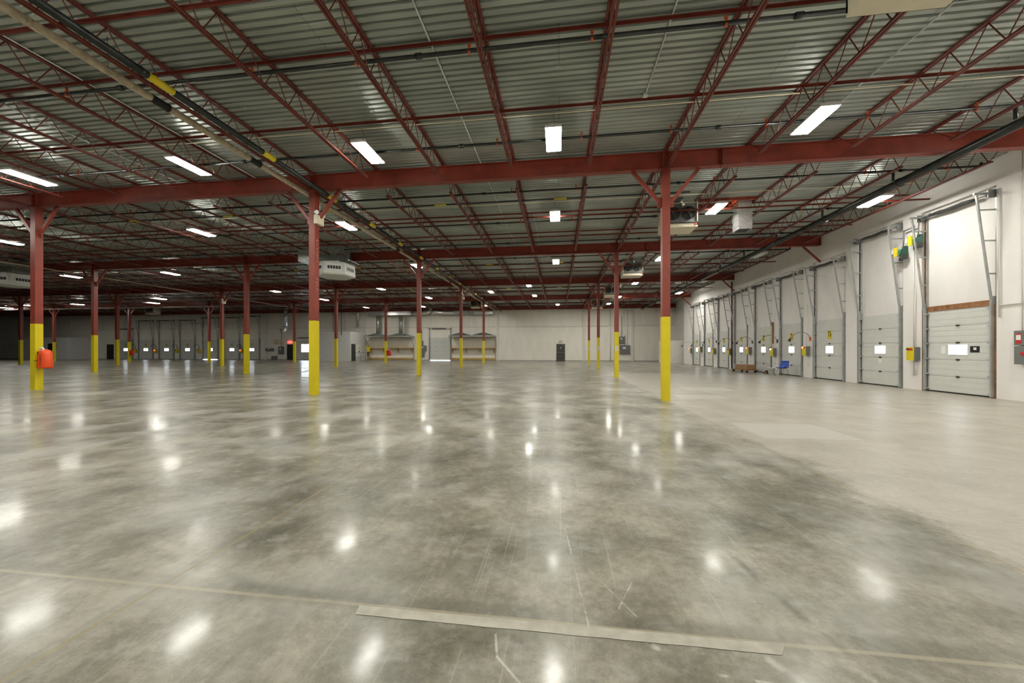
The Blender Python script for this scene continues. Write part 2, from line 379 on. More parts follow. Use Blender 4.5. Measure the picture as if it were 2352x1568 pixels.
struct('wall_right_return', mb, WALL_Y, 'white wall set back beyond the last dock door')
# far wall: a thicker lower half with a ledge, tall panels above
mb = MB(); mb.box(XL, YF, 0, 14.5, YF + 0.3, 4.45); 
x = XL
while x < 14.2:
    mb.box(x + 0.025, YF + 0.06, 4.45, min(x + 1.93, 14.5) - 0.025, YF + 0.3, 7.6); x += 1.93
mb.box(XL, YF + 0.12, 4.45, 14.5, YF + 0.3, 7.6)
struct('wall_far', mb, WALL_X, 'far white wall with a ledge and tall panels above it')
mb = MB(); mb.box(XL - 0.3, YBK, 0, XL, YF, 7.6); struct('wall_left', mb, WALL_Y, 'far left side wall')
mb = MB(); mb.box(XL, YBK - 0.3, 0, 15, YBK, 7.6); struct('wall_back', mb, WALL_X, 'wall behind the camera')
mb = MB(); mb.box(XL, YF - 0.11, 4.40, 14.2, YF, 4.52)
struct('trim_6', mb, OFFW, 'horizontal ledge along the far wall')
for k, (px, w, c) in enumerate([(-7.95, 0.30, 0), (3.15, 0.26, 0), (9.1, 0.24, 0), (-41.6, 0.55, 0), (-29.3, 0.3, 0)]):
    mb = MB(); mb.box(px - w / 2, YF - 0.12, 0, px + w / 2, YF, 6.57)
    struct('trim_%d' % (k + 1), mb, OFFW, 'slim white pilaster on the far wall')
mb = MB(); mb.box(XL, YF - 0.012, 0, 14.2, YF, 0.10)
struct('baseboard_far', mb, paint('grey_base_strip', (0.42, 0.41, 0.38), 0.6), 'thin grey base strip along the far wall')

# ------------------------------------------------------------------ columns
CW = 0.105
def shaft(mb): mb.box(-CW, -CW, 2.38, CW, CW, ZB0)
def ybase(mb): mb.box(-CW - 0.002, -CW - 0.002, 0.0, CW + 0.002, CW + 0.002, 2.38)
def plate(mb):
    mb.box(-0.19, -CW - 0.02, ZB0 - 0.02, 0.19, CW + 0.02, ZB0)
def brace(sg):
    def f(mb):
        mb.bar((sg * CW, 0, 5.58), (sg * 0.90, 0, ZB0 - 0.012), 0.075, 0.095)
        mb.box(sg * CW, -0.012, 5.50, sg * (CW + 0.12), 0.012, 5.78)
    return f
COLS = {}
grid = [(i, 0) for i in range(3)] + [(i, 1) for i in range(4)] + [(i, 2) for i in range(6)] + [(i, 3) for i in range(7)]
for i, j in grid:
    lab = 'red steel column with yellow painted base, %s row, %s from the white dock wall' % (ROWS[j], ordw(i + 1))
    t = thing('steel_column', lab, 'column', (colx(i), rowy(j), 0), 0, 'red and yellow roof columns')
    cobj('shaft', shaft, 'shaft', REDC, t); cobj('ybase', ybase, 'painted_base', YEL, t, label='safety yellow painted lower section')
    cobj('plate', plate, 'cap_plate', RED, t)
    cobj('br1', brace(1), 'knee_brace', REDC, t); cobj('br-1', brace(-1), 'knee_brace', REDC, t)
    COLS[(i, j)] = t
# chalked writing on the column with the emergency lamp
mb = MB(); rr = random.Random(3)
for k, z in enumerate([4.98, 4.83, 4.70, 4.58, 4.47, 4.38, 4.28, 3.72, 3.60, 3.50, 3.38]):
    if k == 0:
        mb.bar((CW + 0.003, -0.03, z - 0.05), (CW + 0.003, 0.0, z + 0.04), 0.006, 0.008); mb.bar((CW + 0.003, 0.03, z - 0.05), (CW + 0.003, 0.0, z + 0.04), 0.006, 0.008)
    else:
        a = rr.uniform(-0.03, 0.0); mb.bar((CW + 0.003, a, z), (CW + 0.003, a + rr.uniform(0.02, 0.05), z + rr.uniform(-0.03, 0.03)), 0.006, 0.010)
        mb.bar((CW + 0.003, a, z), (CW + 0.003, a + 0.02, z + 0.045), 0.006, 0.008)
obj('chalk_writing', mb, CHALK, COLS[(1, 0)], label='faint chalk marks down one side')
# small notices taped to the columns of the first line
for j, zc in ((1, 1.52), (2, 1.52), (3, 1.52)):
    mb = MB(); mb.box(-0.07, -CW - 0.006, zc - 0.13, 0.07, -CW - 0.002, zc + 0.13)
    n = tag(obj('paper_notice', mb, PAPER, None, (colx(0), rowy(j), 0)), 'white notice taped to the %s column along the pale floor strip' % ['', 'second', 'third', 'farthest'][j], 'notice', 'notices on columns')
    mb = MB()
    for q in range(5): mb.box(-0.05, -CW - 0.008, zc - 0.10 + q * 0.045, 0.05, -CW - 0.006, zc - 0.085 + q * 0.045)
    obj('print_lines', mb, EGREY, n)

# ------------------------------------------------------------------ girders
def girder(x0, x1, y, z0, z1, name_lab, k):
    mb = MB(); fw, ft, wt = 0.10, 0.02, 0.008
    mb.box(x0, y - fw, z0, x1, y + fw, z0 + ft); mb.box(x0, y - fw, z1 - ft, x1, y + fw, z1)
    mb.box(x0, y - wt, z0 + ft, x1, y + wt, z1 - ft)
    for cx in [colx(i) for i in range(9)]:
        if x0 < cx < x1:
            for dx in (-0.09, 0.09): mb.box(cx + dx - 0.006, y - fw + 0.005, z0 + ft, cx + dx + 0.006, y + fw - 0.005, z1 - ft)
    for xe in (x0, x1):
        mb.box(xe - 0.008 if xe == x1 else xe, y - fw, z0 + ft, xe if xe == x1 else xe + 0.008, y + fw, z1 - ft)
    tag(obj('roof_girder', mb, RED), name_lab, 'girder', 'red roof girders')
ROWW = ['nearest', 'second nearest', 'third nearest', 'fourth nearest', 'far wall']
for j in range(5):
    br_ = [12.78 if j < 4 else 14.1, XA + 1.48, colx(2) + 1.55, colx(4) + 1.5, colx(6) + 1.5, colx(8) + 1.5]
    if j == 0: br_ = br_[:4]
    elif j == 1: br_ = br_[:5]
    for k in range(len(br_) - 1):
        z0 = ZB0 - (0.03 if k % 2 == 0 else 0.0)
        girder(br_[k + 1] + 0.012, br_[k] - 0.012, rowy(j), ZB0, ZB1, 'red steel roof girder of the %s row, %s length counted from the dock wall' % (ROWW[j], ordw(k + 1)), k)
    if j in (1, 2, 3):
        mb = MB(); mb.bar((12.0, rowy(j), ZB0), (12.8, rowy(j), 5.78), 0.06, 0.08)
        tag(obj('wall_brace', mb, RED), 'red diagonal brace from dock wall to %s girder' % ROWW[j], 'brace')

# ------------------------------------------------------------------ bar joists
SP = DX / 5
ZT, ZBC = 7.085, 6.575
def chord(z, y0, y1):
    def f(mb):
        for sx in (-1, 1): mb.box(sx * 0.009, y0, z - 0.02, sx * 0.048, y1, z + 0.02)
        for q in range(4): 
            yy = y0 + (q + 0.5) * (y1 - y0) / 4; mb.box(-0.009, yy - 0.03, z - 0.015, 0.009, yy + 0.03, z + 0.015)
    return f
def topchord(mb):
    chord(ZT + 0.02, 0.0, DY)(mb)
    for yy in (0.02, DY - 0.12): mb.box(-0.048, yy, ZB1, 0.048, yy + 0.10, ZT)
def web(mb):
    n = 12; y0, y1 = 0.72, DY - 0.72; pts = [(0, 0.14, ZT + 0.01), (0, y0, ZBC)]
    st = (y1 - y0) / n
    for q in range(n):
        pts += [(0, y0 + st * (q + 0.42), ZT + 0.01), (0, y0 + st * (q + 1), ZBC)]
    pts.append((0, DY - 0.14, ZT + 0.01))
    for p, q in zip(pts, pts[1:]): mb.tube([p, q], 0.0105, 5, False)
lo_x = [-23, -40, -57, -73, -90]
for j in range(5):
    y0 = rowy(j) - DY; k = 0; n = 0
    x = XA + 4 * SP
    while x > lo_x[j]:
        n += 1
        oncol = abs(((XA - x) / DX) - round((XA - x) / DX)) < 1e-3
        t = thing('bar_joist', 'red open-web steel joist in the %s roof bay, %s from the dock wall' % (BAYS[j], ordw(n)), 'joist', (x, y0, 0), 0, 'red bar joists under the roof deck')
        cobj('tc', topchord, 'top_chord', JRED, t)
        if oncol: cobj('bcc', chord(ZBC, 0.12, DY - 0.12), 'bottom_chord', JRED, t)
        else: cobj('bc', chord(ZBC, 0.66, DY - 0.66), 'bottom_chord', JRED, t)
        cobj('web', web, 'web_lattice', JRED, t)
        x -= SP
# bridging angles across the joists
BR = [[(6.44, 7.07), (8.47, 7.07), (4.82, 6.62)]] + [[(rowy(j) + 4.07, 7.07), (rowy(j) + 6.62, 7.07), (rowy(j) + 3.32, 6.62), (rowy(j) + 5.82, 6.62)] for j in range(4)]
for j, ls in enumerate(BR):
    for k, (y, z) in enumerate(ls):
        mb = MB(); x1 = XA + 4 * SP + 0.9 if z > 7 or k % 2 == 0 else XA + 4 * SP + 0.3
        mb.bar((lo_x[j], y, z), (x1, y, z), 0.045, 0.008); mb.bar((lo_x[j], y + 0.02, z - 0.02), (x1, y + 0.02, z - 0.02), 0.008, 0.045)
        pos = 'upper' if z > 7 else 'lower'
        near = 'nearer' if (k in (0, 2)) else 'farther'
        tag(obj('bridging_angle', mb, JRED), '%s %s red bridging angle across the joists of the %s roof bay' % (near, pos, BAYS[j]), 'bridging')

# ------------------------------------------------------------------ sprinkler branch pipes
def sprink(mb):
    mb.tube([(0, 0, 0.02), (0, 0, 0.10)], 0.016, 6); mb.tube([(0, 0, 0.09), (0, 0, 0.13)], [0.035, 0.02], 8); mb.box(-0.02, -0.03, -0.05, 0.02, 0.03, 0.045)
ks = 0; y = 6.43
while y < 46:
    j = min(4, int((y - 1.95) / DY)); x0, x1 = lo_x[j], 12.3
    ks += 1
    t = thing('sprinkler_pipe', 'black sprinkler branch pipe under the roof, %s nearest of the cross lines' % ordw(ks), 'pipe', (0, y, 6.84), 0, 'sprinkler branch pipes')
    mb = MB(); mb.tube([(x0, 0, 0), (x1, 0, 0)], 0.036 if ks < 4 else 0.032, 8)
    for q in range(int((x1 - x0) / 6.4)): mb.tube([(x1 - 6.4 * q - 2.0, 0, 0), (x1 - 6.4 * q - 2.12, 0, 0)], 0.05, 8)
    mb.tube([(x1, 0, 0), (x1, 0, 0.10)], 0.036, 8)
    mb.tube([(10.0, 0, 0), (10.0, 0, -0.30)], 0.035, 8)
    obj('pipe', mb, BLACKPIPE, t)
    x = XA + 4 * SP - 0.27; nh = 0
    while x > x0 and nh < 24:
        cobj('sprink', sprink, 'sprinkler_head', SPR, t, (x, 0, 0.0)); x -= SP; nh += 1
    y += 2.98
# gas line with yellow markers
for k, y in enumerate((13.05, 22.6, 31.6)):
    t = thing('gas_pipe', 'thin black gas pipe with yellow markers crossing the %s roof bay' % BAYS[k + 1], 'pipe', (0, y, 6.80))
    mb = MB(); mb.tube([(-24 - 12 * k, 0, 0), (4.4, 0, 0)], 0.026, 8); obj('pipe', mb, BLACKPIPE, t)
    for q in range(7):
        cobj('gasband', lambda m: m.tube([(-0.22, 0, 0), (0.22, 0, 0)], 0.029, 8), 'yellow_marker', YEL, t, (0.05 - 4.4 * q, 0, 0))

# ------------------------------------------------------------------ long pipes down the building
t = thing('drain_pipe', 'thick stained cream pipe running along the second line of columns', 'pipe', (-8.06, 0, 6.47))
mb = MB(); mb.tube([(0, 1.0, 0), (0, 46.6, 0)], 0.072, 12)
y = 3.2
while y < 46: mb.tube([(0, y, 0), (0, y + 0.04, 0)], 0.079, 12); y += 1.35
obj('pipe', mb, CREAMPIPE, t)
for y in (6.45, 8.78, 17.4, 26.3): cobj('sleeve', lambda m: (m.tube([(0, -0.16, 0), (0, 0.16, 0)], 0.076, 12), m.tube([(0, -0.17, 0), (0, -0.14, 0)], 0.084, 12), m.tube([(0, 0.14, 0), (0, 0.17, 0)], 0.084, 12)), 'rubber_sleeve', RUBBER, t, (0, y, 0))
y = 2.6; 
while y < 46:
    cobj('dhang', lambda m: m.tube([(0, 0, 0.07), (0, 0, 0.62)], 0.007, 5), 'hanger_rod', GREY, t, (0, y, 0)); y += 2.98
t = thing('main_pipe', 'thick black pipe with yellow markers beside the cream pipe', 'pipe', (-7.42, 0, 6.44))
mb = MB(); mb.tube([(0, 1.0, 0), (0, 46.6, 0)], 0.066, 12)
y = 2.5
while y < 46: mb.tube([(0, y, 0), (0, y + 0.07, 0)], 0.073, 12); y += 3.1
obj('pipe', mb, BLACKPIPE, t)
y = 5.95
while y < 45: cobj('pband', lambda m: m.tube([(0, -0.22, 0), (0, 0.22, 0)], 0.069, 12), 'yellow_marker', YEL, t, (0, y, 0)); y += 2.6
t = thing('sprinkler_main', 'thick black sprinkler main running along the roof near the dock wall', 'pipe', (10.0, 0, 6.40))
mb = MB(); mb.tube([(0, 1.0, 0), (0, 46.0, 0)], 0.105, 14)
y = 3.0
while y < 45: mb.tube([(0, y, 0), (0, y + 0.09, 0)], 0.122, 14); y += 3.05
obj('pipe', mb, BLACKPIPE, t)
mb = MB(); mb.tube([(0.19, 1.0, 0.03), (0.19, 46.0, 0.03)], 0.03, 8); obj('side_conduit', mb, GALV, t, label='thin pale conduit alongside')
for k, (x, z, y0, y1) in enumerate([(-2.35, 7.10, 3.0, 46.0), (-1.05, 7.10, 15.0, 40.0), (-12.7, 7.09, 2.2, 46.0), (-9.9, 7.09, 2.5, 30.0), (1.9, 7.1, 4.0, 8.4), (6.35, 7.08, 4.2, 9.6), (-19.6, 7.08, 3.2, 30.0)]):
    mb = MB(); mb.tube([(x, y0, z), (x, y1, z)], 0.015, 6); mb.box(x - 0.05, y1 - 0.05, z - 0.04, x + 0.05, y1 + 0.05, z + 0.02)
    tag(obj('wiring_conduit', mb, PALECOND), ['thin silver conduit on the roof deck beside the middle joist line', 'thin silver conduit running from the second roof bay down the middle',
        'thin silver conduit on the deck left of the cream pipe', 'thin silver conduit close beside the cream pipe', 'short thin conduit on deck above the nearest central lamp',
        'short thin conduit on deck near the dock side of the nearest bay', 'thin silver conduit on the deck at far left of the nearest bay'][k], 'conduit')
for k, (x, z, y0, y1) in enumerate([(-31.5, 6.45, 16.0, 44.0)]):
    mb = MB(); mb.tube([(x, y0, z), (x, y1, z)], 0.035, 8)
    tag(obj('white_pipe', mb, CREAM), 'long pale pipe running to the far wall over the left columns', 'pipe')
mb = MB(); mb.tube([(-84, 37.0, 6.40), (-38.0, 37.0, 6.40)], 0.035, 8)
tag(obj('cross_pipe', mb, CREAM), 'pale pipe crossing the left bays under the fourth girder', 'pipe')

# ------------------------------------------------------------------ high-bay lamps
LZ = 6.625; LS = 0.94                        # height of the lens
def housing(mb):
    mb.prism([(-0.19, -0.51), (0.19, -0.51), (0.19, 0.51), (-0.19, 0.51)], 0.0, 0.05, [(-0.17, -0.50), (0.17, -0.50), (0.17, 0.50), (-0.17, 0.50)])
    mb.box(-0.10, -0.50, 0.05, 0.10, 0.49, 0.085)
    mb.box(-0.195, -0.53, -0.012, 0.195, -0.50, 0.05); mb.box(-0.195, 0.50, -0.012, 0.195, 0.53, 0.05)
def lens(mb):
    mb.add([(-0.18, -0.50, 0.0), (0.18, -0.50, 0.0), (0.18, 0.50, 0.0), (-0.18, 0.50, 0.0), (-0.17, -0.49, -0.032), (0.17, -0.49, -0.032), (0.17, 0.49, -0.032), (-0.17, 0.49, -0.032)],
           [(4, 7, 6, 5), (0, 4, 5, 1), (1, 5, 6, 2), (2, 6, 7, 3), (3, 7, 4, 0)])
def hook(mb):
    for yy in (-0.42, 0.42): mb.tube([(0, yy, 0.08), (0, yy * 0.4 - 0.1, 0.24), (0, -0.2, 0.30)], 0.004, 5)
    mb.tube([(0, -0.2, 0.30), (0, -0.3, 0.43)], 0.006, 5); mb.tube([(0, -0.1, 0.085), (0.05, -0.2, 0.25), (0, -0.32, 0.43)], 0.007, 5)
LAMPS = [
 ('nearest', 9.62, [11.55, 6.08, -0.14, -5.29, -10.9, -16.84]),
 ('second nearest', 15.15, [11.62, 6.09, -0.16, -9.37, -16.67, -27.96]),
 ('third nearest', 23.0, [(11.57, 0), 6.09, -0.19, -9.28, -27.84, -36.2]),
 ('fourth nearest', 31.2, [(11.57, 0), 6.26, -2.57, -15.99, -26.75]),
 ('fifth nearest', 34.2, [-6.44, -43.0]),
 ('sixth nearest', 37.2, [11.55, -2.47, -13.69, -25.63, -47.3, -58.0, -65.35]),
 ('seventh nearest', 39.2, [6.2, -72.3]),
 ('far wall', 44.75, [(11.6, 0), 5.9, -0.16, -9.06, -17.56, -24.86]),
]
def lamp(x, y, lab, lit=True):
    t = thing('high_bay_lamp', lab, 'lamp', (x, y, LZ), 0, 'high-bay lamps')
    cobj('lamp_h', housing, 'housing', PAPER, t)
    if lit:
        cobj('lamp_l', lens, 'lens', LENS, t)
    else: cobj('lamp_lo', lens, 'lens', LENS_OFF, t, label='unlit grey lens')
    cobj('lamp_k', hook, 'hanger', GREY, t)
def jx(x):
    # keep clear of the joist lines
    d = (x - XA) / SP; k = round(d); off = (d - k) * SP
    return x if abs(off) > 0.30 else XA + k * SP + (0.30 if off >= 0 else -0.30)
for row, y, xs in LAMPS:
    for k, x in enumerate(xs):
        lit = not isinstance(x, tuple); x = x if lit else x[0]
        lamp(jx(x * LS), y * LS, '%s rectangular high-bay lamp in the %s row of lamps, %s from the dock wall' % ('lit' if lit else 'unlit', row, ordw(k + 1)), lit)
    mb = MB(); mb.tube([(LS * min(x if not isinstance(x, tuple) else x[0] for x in xs) - 1.0, y * LS - 0.32, LZ + 0.44), (12.4 if len(xs) > 3 else 8.0, y * LS - 0.32, LZ + 0.44)], 0.017, 6)
    tag(obj('lamp_conduit', mb, CREAM), 'cream conduit carrying the %s row of lamps' % row, 'conduit')
for k, (x, y) in enumerate([(11.5, 3.4), (6.1, 3.4), (0, 3.0), (-5.4, 3.2), (-10.9, 3.2), (-16.4, 3.2), (-23, 9.6), (8, -3), (0, -3), (-8, -3), (-18, -3), (-36.5, 14.8)]):
    lamp(jx(x), y, 'lit high-bay lamp outside the picture, %s of those overhead and behind' % ordw(k + 1))

# ------------------------------------------------------------------ hanging unit heaters
def heater(x, y, lab, small=False):
    t = thing('unit_heater', lab, 'heater', (x, y, 6.02), 0, 'hanging unit heaters')
    w, d, h = (0.60, 0.45, 0.92)
    mb = MB(); mb.box(-w, -d, 0, w, d, 0.04); mb.box(-w, -d + 0.0, 0.04, -w + 0.03, d, h); mb.box(w - 0.03, -d, 0.04, w, d, h); mb.box(-w, d - 0.03, 0.04, w, d, h); mb.box(-w, -d, h - 0.02, w, d, h)
    mb.box(-w, -d, 0.04, w, -d + 0.02, 0.20)
    obj('cabinet', mb, CREAM, t)
    mb = MB(); mb.box(-w + 0.03, -d + 0.05, 0.20, w - 0.03, -d + 0.07, h - 0.02); obj('back_plate', mb, EGREY, t)
    mb = MB(); mb.box(-w + 0.03, -d - 0.02, 0.135, w - 0.03, -d, 0.19)
    for q in range(18): mb.box(-w + 0.06 + q * 0.062, -d - 0.03, 0.14, -w + 0.09 + q * 0.062, -d - 0.02, 0.185)
    obj('burner_rail', mb, DARK, t)
    for sx in (-0.28, 0.28):
        mb = MB(); mb.tube([(sx, -d + 0.05, 0.52), (sx, -d - 0.03, 0.52)], [0.235, 0.245], 20, False)
        mb.tube([(sx, -d + 0.045, 0.52), (sx, -d + 0.035, 0.52)], 0.235, 20)
        for q in range(5):
            a = q * 2 * math.pi / 5; mb.bar((sx, -d + 0.0, 0.52), (sx + 0.2 * math.cos(a), -d + 0.01, 0.52 + 0.2 * math.sin(a)), 0.015, 0.10, (0.3, 1, 0))
        mb.tube([(sx, -d - 0.06, 0.52), (sx, -d + 0.03, 0.52)], 0.055, 10)
        for q in range(3): mb.tube([(sx + (0.08 + 0.07 * q) * math.cos(a * math.pi / 8), -d - 0.045, 0.52 + (0.08 + 0.07 * q) * math.sin(a * math.pi / 8)) if False else (sx + (0.08 + 0.07 * q) * math.cos(aa * math.pi / 8), -d - 0.045, 0.52 + (0.08 + 0.07 * q) * math.sin(aa * math.pi / 8)) for aa in range(17)], 0.004, 4, False)
        obj('fan', mb, DARK, t)
    mb = MB(); mb.tube([(0.0, -d + 0.2, h), (0.0, -d + 0.15, h + 0.02), (0.05, -d + 0.1, h + 0.10), (0.05, -d + 0.05, h + 0.14)], 0.075, 10)
    mb.tube([(0.05, -d - 0.0, 0.76), (0.05, -d - 0.08, 0.80), (0.03, -d - 0.10, 0.92), (0.0, -d - 0.05, 1.04)], 0.065, 10)
    obj('flue_pipe', mb, FOIL, t)
    for sx, sy in ((-1, -1), (1, -1), (1, 1), (-1, 1)):
        cobj('hrod', lambda m: m.tube([(0, 0, 0), (0, 0, 0.19)], 0.008, 5), 'hanger_rod', GREY, t, (sx * (w - 0.03), sy * (d - 0.03), h))
    mb = MB(); mb.box(w - 0.11, -d - 0.034, 0.06, w - 0.04, -d - 0.004, 0.13); obj('warning_tag', mb, REDLBL, t)
    return t
heater(4.52, 5.12, 'cream bottomed unit heater hanging overhead in the nearest roof bay')
heater(4.51, 14.75, 'grey twin-fan unit heater hanging just beyond the nearest column by the pale strip')
heater(4.52, 23.7, 'twin-fan unit heater hanging beyond the second column along the pale strip')
heater(4.5, 32.6, 'dark unit heater hanging beyond the third column along the pale strip')
heater(4.2, 41.6, 'small looking unit heater hanging near the far wall above the exit door')
heater(-9.0, 39.4, 'dark unit heater hanging before the far wall above the second bench')
heater(-52.25, 41.0, 'dark unit heater hanging above the numbered doors of the far wall')

# foil wrapped duct dropping through the roof, with its red frame
t = thing('foil_duct', 'foil wrapped square duct dropping through the roof in the second roof bay', 'duct', (6.92, 14.9, 5.98))
mb = MB()
for q in range(9):
    z0 = q * 0.12; a = 0.235 + 0.012 * (q % 2); mb.prism([(-a, -a), (a, -a), (a, a), (-a, a)], z0, z0 + 0.122, [(-a + 0.008, -a), (a, -a + 0.006), (a - 0.006, a), (-a, a)])
obj('sleeve', mb, FOIL, t)
mb = MB(); mb.box(-0.20, -0.20, -0.01, 0.20, 0.20, 0.0); obj('opening', mb, BLACK, t)
t = thing('duct_support', 'red angle iron support around the foil duct under the deck', 'support', (6.265, 14.9, 7.07))
mb = MB()
for yy in (-0.34, 0.34): mb.box(-1.0, yy - 0.04, -0.05, 1.0, yy + 0.04, 0.05)
obj('long_angle', mb, RED, t)
mb = MB(); mb.box(0.30, -0.30, -0.04, 0.36, 0.30, 0.05); obj('cross_angle', mb, ORANGE, t)

# white hexagonal air diffusers below silver ducts
def diffuser(x, y, lab):
    t = thing('air_diffuser', lab, 'air vent', (x, y, 5.40), 0, 'hexagonal air diffusers')
    r = 1.02; octo = [(r * math.cos(math.pi / 6 + k * math.pi / 3), r * math.sin(math.pi / 6 + k * math.pi / 3)) for k in range(6)]
    top = [(p[0] * 0.97, p[1] * 0.97) for p in octo]
    mb = MB(); mb.prism(octo, 0.06, 0.66, top); mb.prism([(p[0] * 0.93, p[1] * 0.93) for p in octo], 0.0, 0.06, octo)
    obj('drum', mb, WHITE, t)
    for k in range(6):
        a = k * math.pi / 3; ap = r * math.cos(math.pi / 6)
        mb = MB(); mb.cur = 0
        mb.box(-0.36, -0.004, 0.22, 0.36, 0.012, 0.54)
        mb.cur = 1
        for q in range(5): mb.box(-0.32 + q * 0.13, -0.008, 0.28, -0.32 + q * 0.13 + 0.11, -0.003, 0.45)
        o = obj('louvre_vent', mb, [PAPER, BLACK], t, (ap * math.cos(a), ap * math.sin(a), 0), a + math.pi / 2)
    mb = MB(); mb.box(-0.55, -0.5, 0.66, 0.55, 0.5, 0.78); mb.prism([(-0.85, -0.62), (0.85, -0.62), (0.85, 0.62), (-0.85, 0.62)], 0.78, 1.16, [(-0.6, -0.45), (0.6, -0.45), (0.6, 0.45), (-0.6, 0.45)])
    mb.box(-1.9, -0.42, 0.82, -0.85, 0.42, 1.45); mb.box(-0.62, -0.45, 1.16, 0.62, 0.45, 1.60)
    obj('plenum_duct', mb, GALV, t)
    mb = MB()
    for sx in (-1, 1): mb.bar((sx * 1.05, -0.55, 0.79), (sx * 1.05, 0.55, 0.79), 0.04, 0.04); mb.tube([(sx * 1.05, -0.5, 0.8), (sx * 1.05, -0.5, 1.7)], 0.012, 5)
    obj('support_rail', mb, GREY, t)
diffuser(-12.1, 18.5, 'white hexagonal air diffuser under a silver duct, beside the nearest column with the emergency lamp')
diffuser(-33.9, 18.6, 'white hexagonal air diffuser partly out of view at the picture edge')

# emergency lamps on columns
def emlamp(i, j, z, face, lab):
    x, y = colx(i), rowy(j)
    loc = (x + CW + 0.004, y, z) if face == 'x' else (x, y - CW - 0.004, z)
    t = thing('emergency_lamp', lab, 'emergency light', loc, math.pi / 2 if face == 'x' else 0, 'battery emergency lamps')
    mb = MB(); mb.box(-0.17, -0.12, -0.15, 0.17, 0.0, 0.13); mb.box(-0.15, -0.13, -0.13, 0.15, -0.12, 0.11); obj('battery_box', mb, CREAM, t)
    for sx, zz in ((-0.15, 0.16), (0.15, 0.17)):
        mb = MB(); mb.tube([(sx, -0.06, 0.10), (sx, -0.06, zz)], 0.015, 6); mb.tube([(sx, -0.02, zz + 0.05), (sx + (-0.03 if sx < 0 else 0.03), -0.10, zz + 0.04), (sx + (-0.04 if sx < 0 else 0.04), -0.13, zz + 0.035)], [0.035, 0.06, 0.065], 10)
        obj('lamp_head', mb, PAPER, t)
    mb = MB(); mb.tube([(0.10, -0.02, 0.13), (0.10, -0.02, ZB0 - z - 0.03)], 0.011, 6); obj('feed_conduit', mb, GALV, t)
emlamp(1, 0, 5.62, 'x', 'cream emergency lamp box high on the nearest column beside the cream pipe')
emlamp(1, 2, 5.65, 'x', 'cream emergency lamp on third nearest column beside the cream pipe')
emlamp(3, 2, 5.65, 'x', 'cream emergency lamp high on a third row column toward the left')

# fire extinguishers under vinyl covers, hung on columns
def extinguisher(i, j, mat, lab, dx=0.30):
    x, y = colx(i), rowy(j); t = thing('fire_extinguisher', lab, 'fire extinguisher', (x + CW + 0.26, y + 0.0, 0.78), 0, 'covered fire extinguishers')
    n = 18; rings = []
    prof = [(0.0, 0.225, 0.155), (0.05, 0.24, 0.17), (0.3, 0.23, 0.16), (0.5, 0.22, 0.15), (0.60, 0.19, 0.13), (0.66, 0.11, 0.09), (0.68, 0.03, 0.03)]
    vs_, fs = [], []
    for z, a, b_ in prof:
        for k in range(n):
            th = 2 * math.pi * k / n; w = 1 + 0.05 * math.sin(3 * th + z * 9) + 0.03 * math.sin(7 * th + z * 4)
            vs_.append((a * w * math.cos(th), b_ * w * math.sin(th), z))
    for r in range(len(prof) - 1):
        for k in range(n): fs.append((r * n + k, r * n + (k + 1) % n, (r + 1) * n + (k + 1) % n, (r + 1) * n + k))
    fs.append(tuple(reversed(range(n)))); fs.append(tuple(range((len(prof) - 1) * n, len(prof) * n)))
    mb = MB(); mb.add(vs_, fs, True); obj('vinyl_cover', mb, mat, t)
    mb = MB(); mb.tube([(-0.15, -0.03, 0.60), (-0.17, -0.03, 0.70), (-0.08, -0.03, 0.74), (0.0, -0.02, 0.66)], 0.03, 8); obj('valve_handle', mb, PAPER, t)
    mb = MB(); mb.box(-0.25, -0.015, 0.32, -0.12, 0.015, 0.345); mb.box(-0.28, -0.05, 0.36, -0.22, 0.05, 0.60); obj('wall_hook', mb, BLACK, t)
    mb = MB(); mb.box(-0.20, -0.176, 0.27, -0.05, -0.165, 0.29); mb.tube([(0.06, -0.165, 0.08), (0.065, -0.165, 0.5)], 0.006, 5); obj('cover_strap', mb, BLACK, t)
extinguisher(2, 0, ORANGE, 'bright orange covered fire extinguisher hanging on the nearest left column')
extinguisher(2, 3, REDV, 'red covered fire extinguisher hanging on the column before the first bench')
def _left(i, j):
    pass
extinguisher(5, 3, REDV, 'red covered fire extinguisher on the column before door number one')

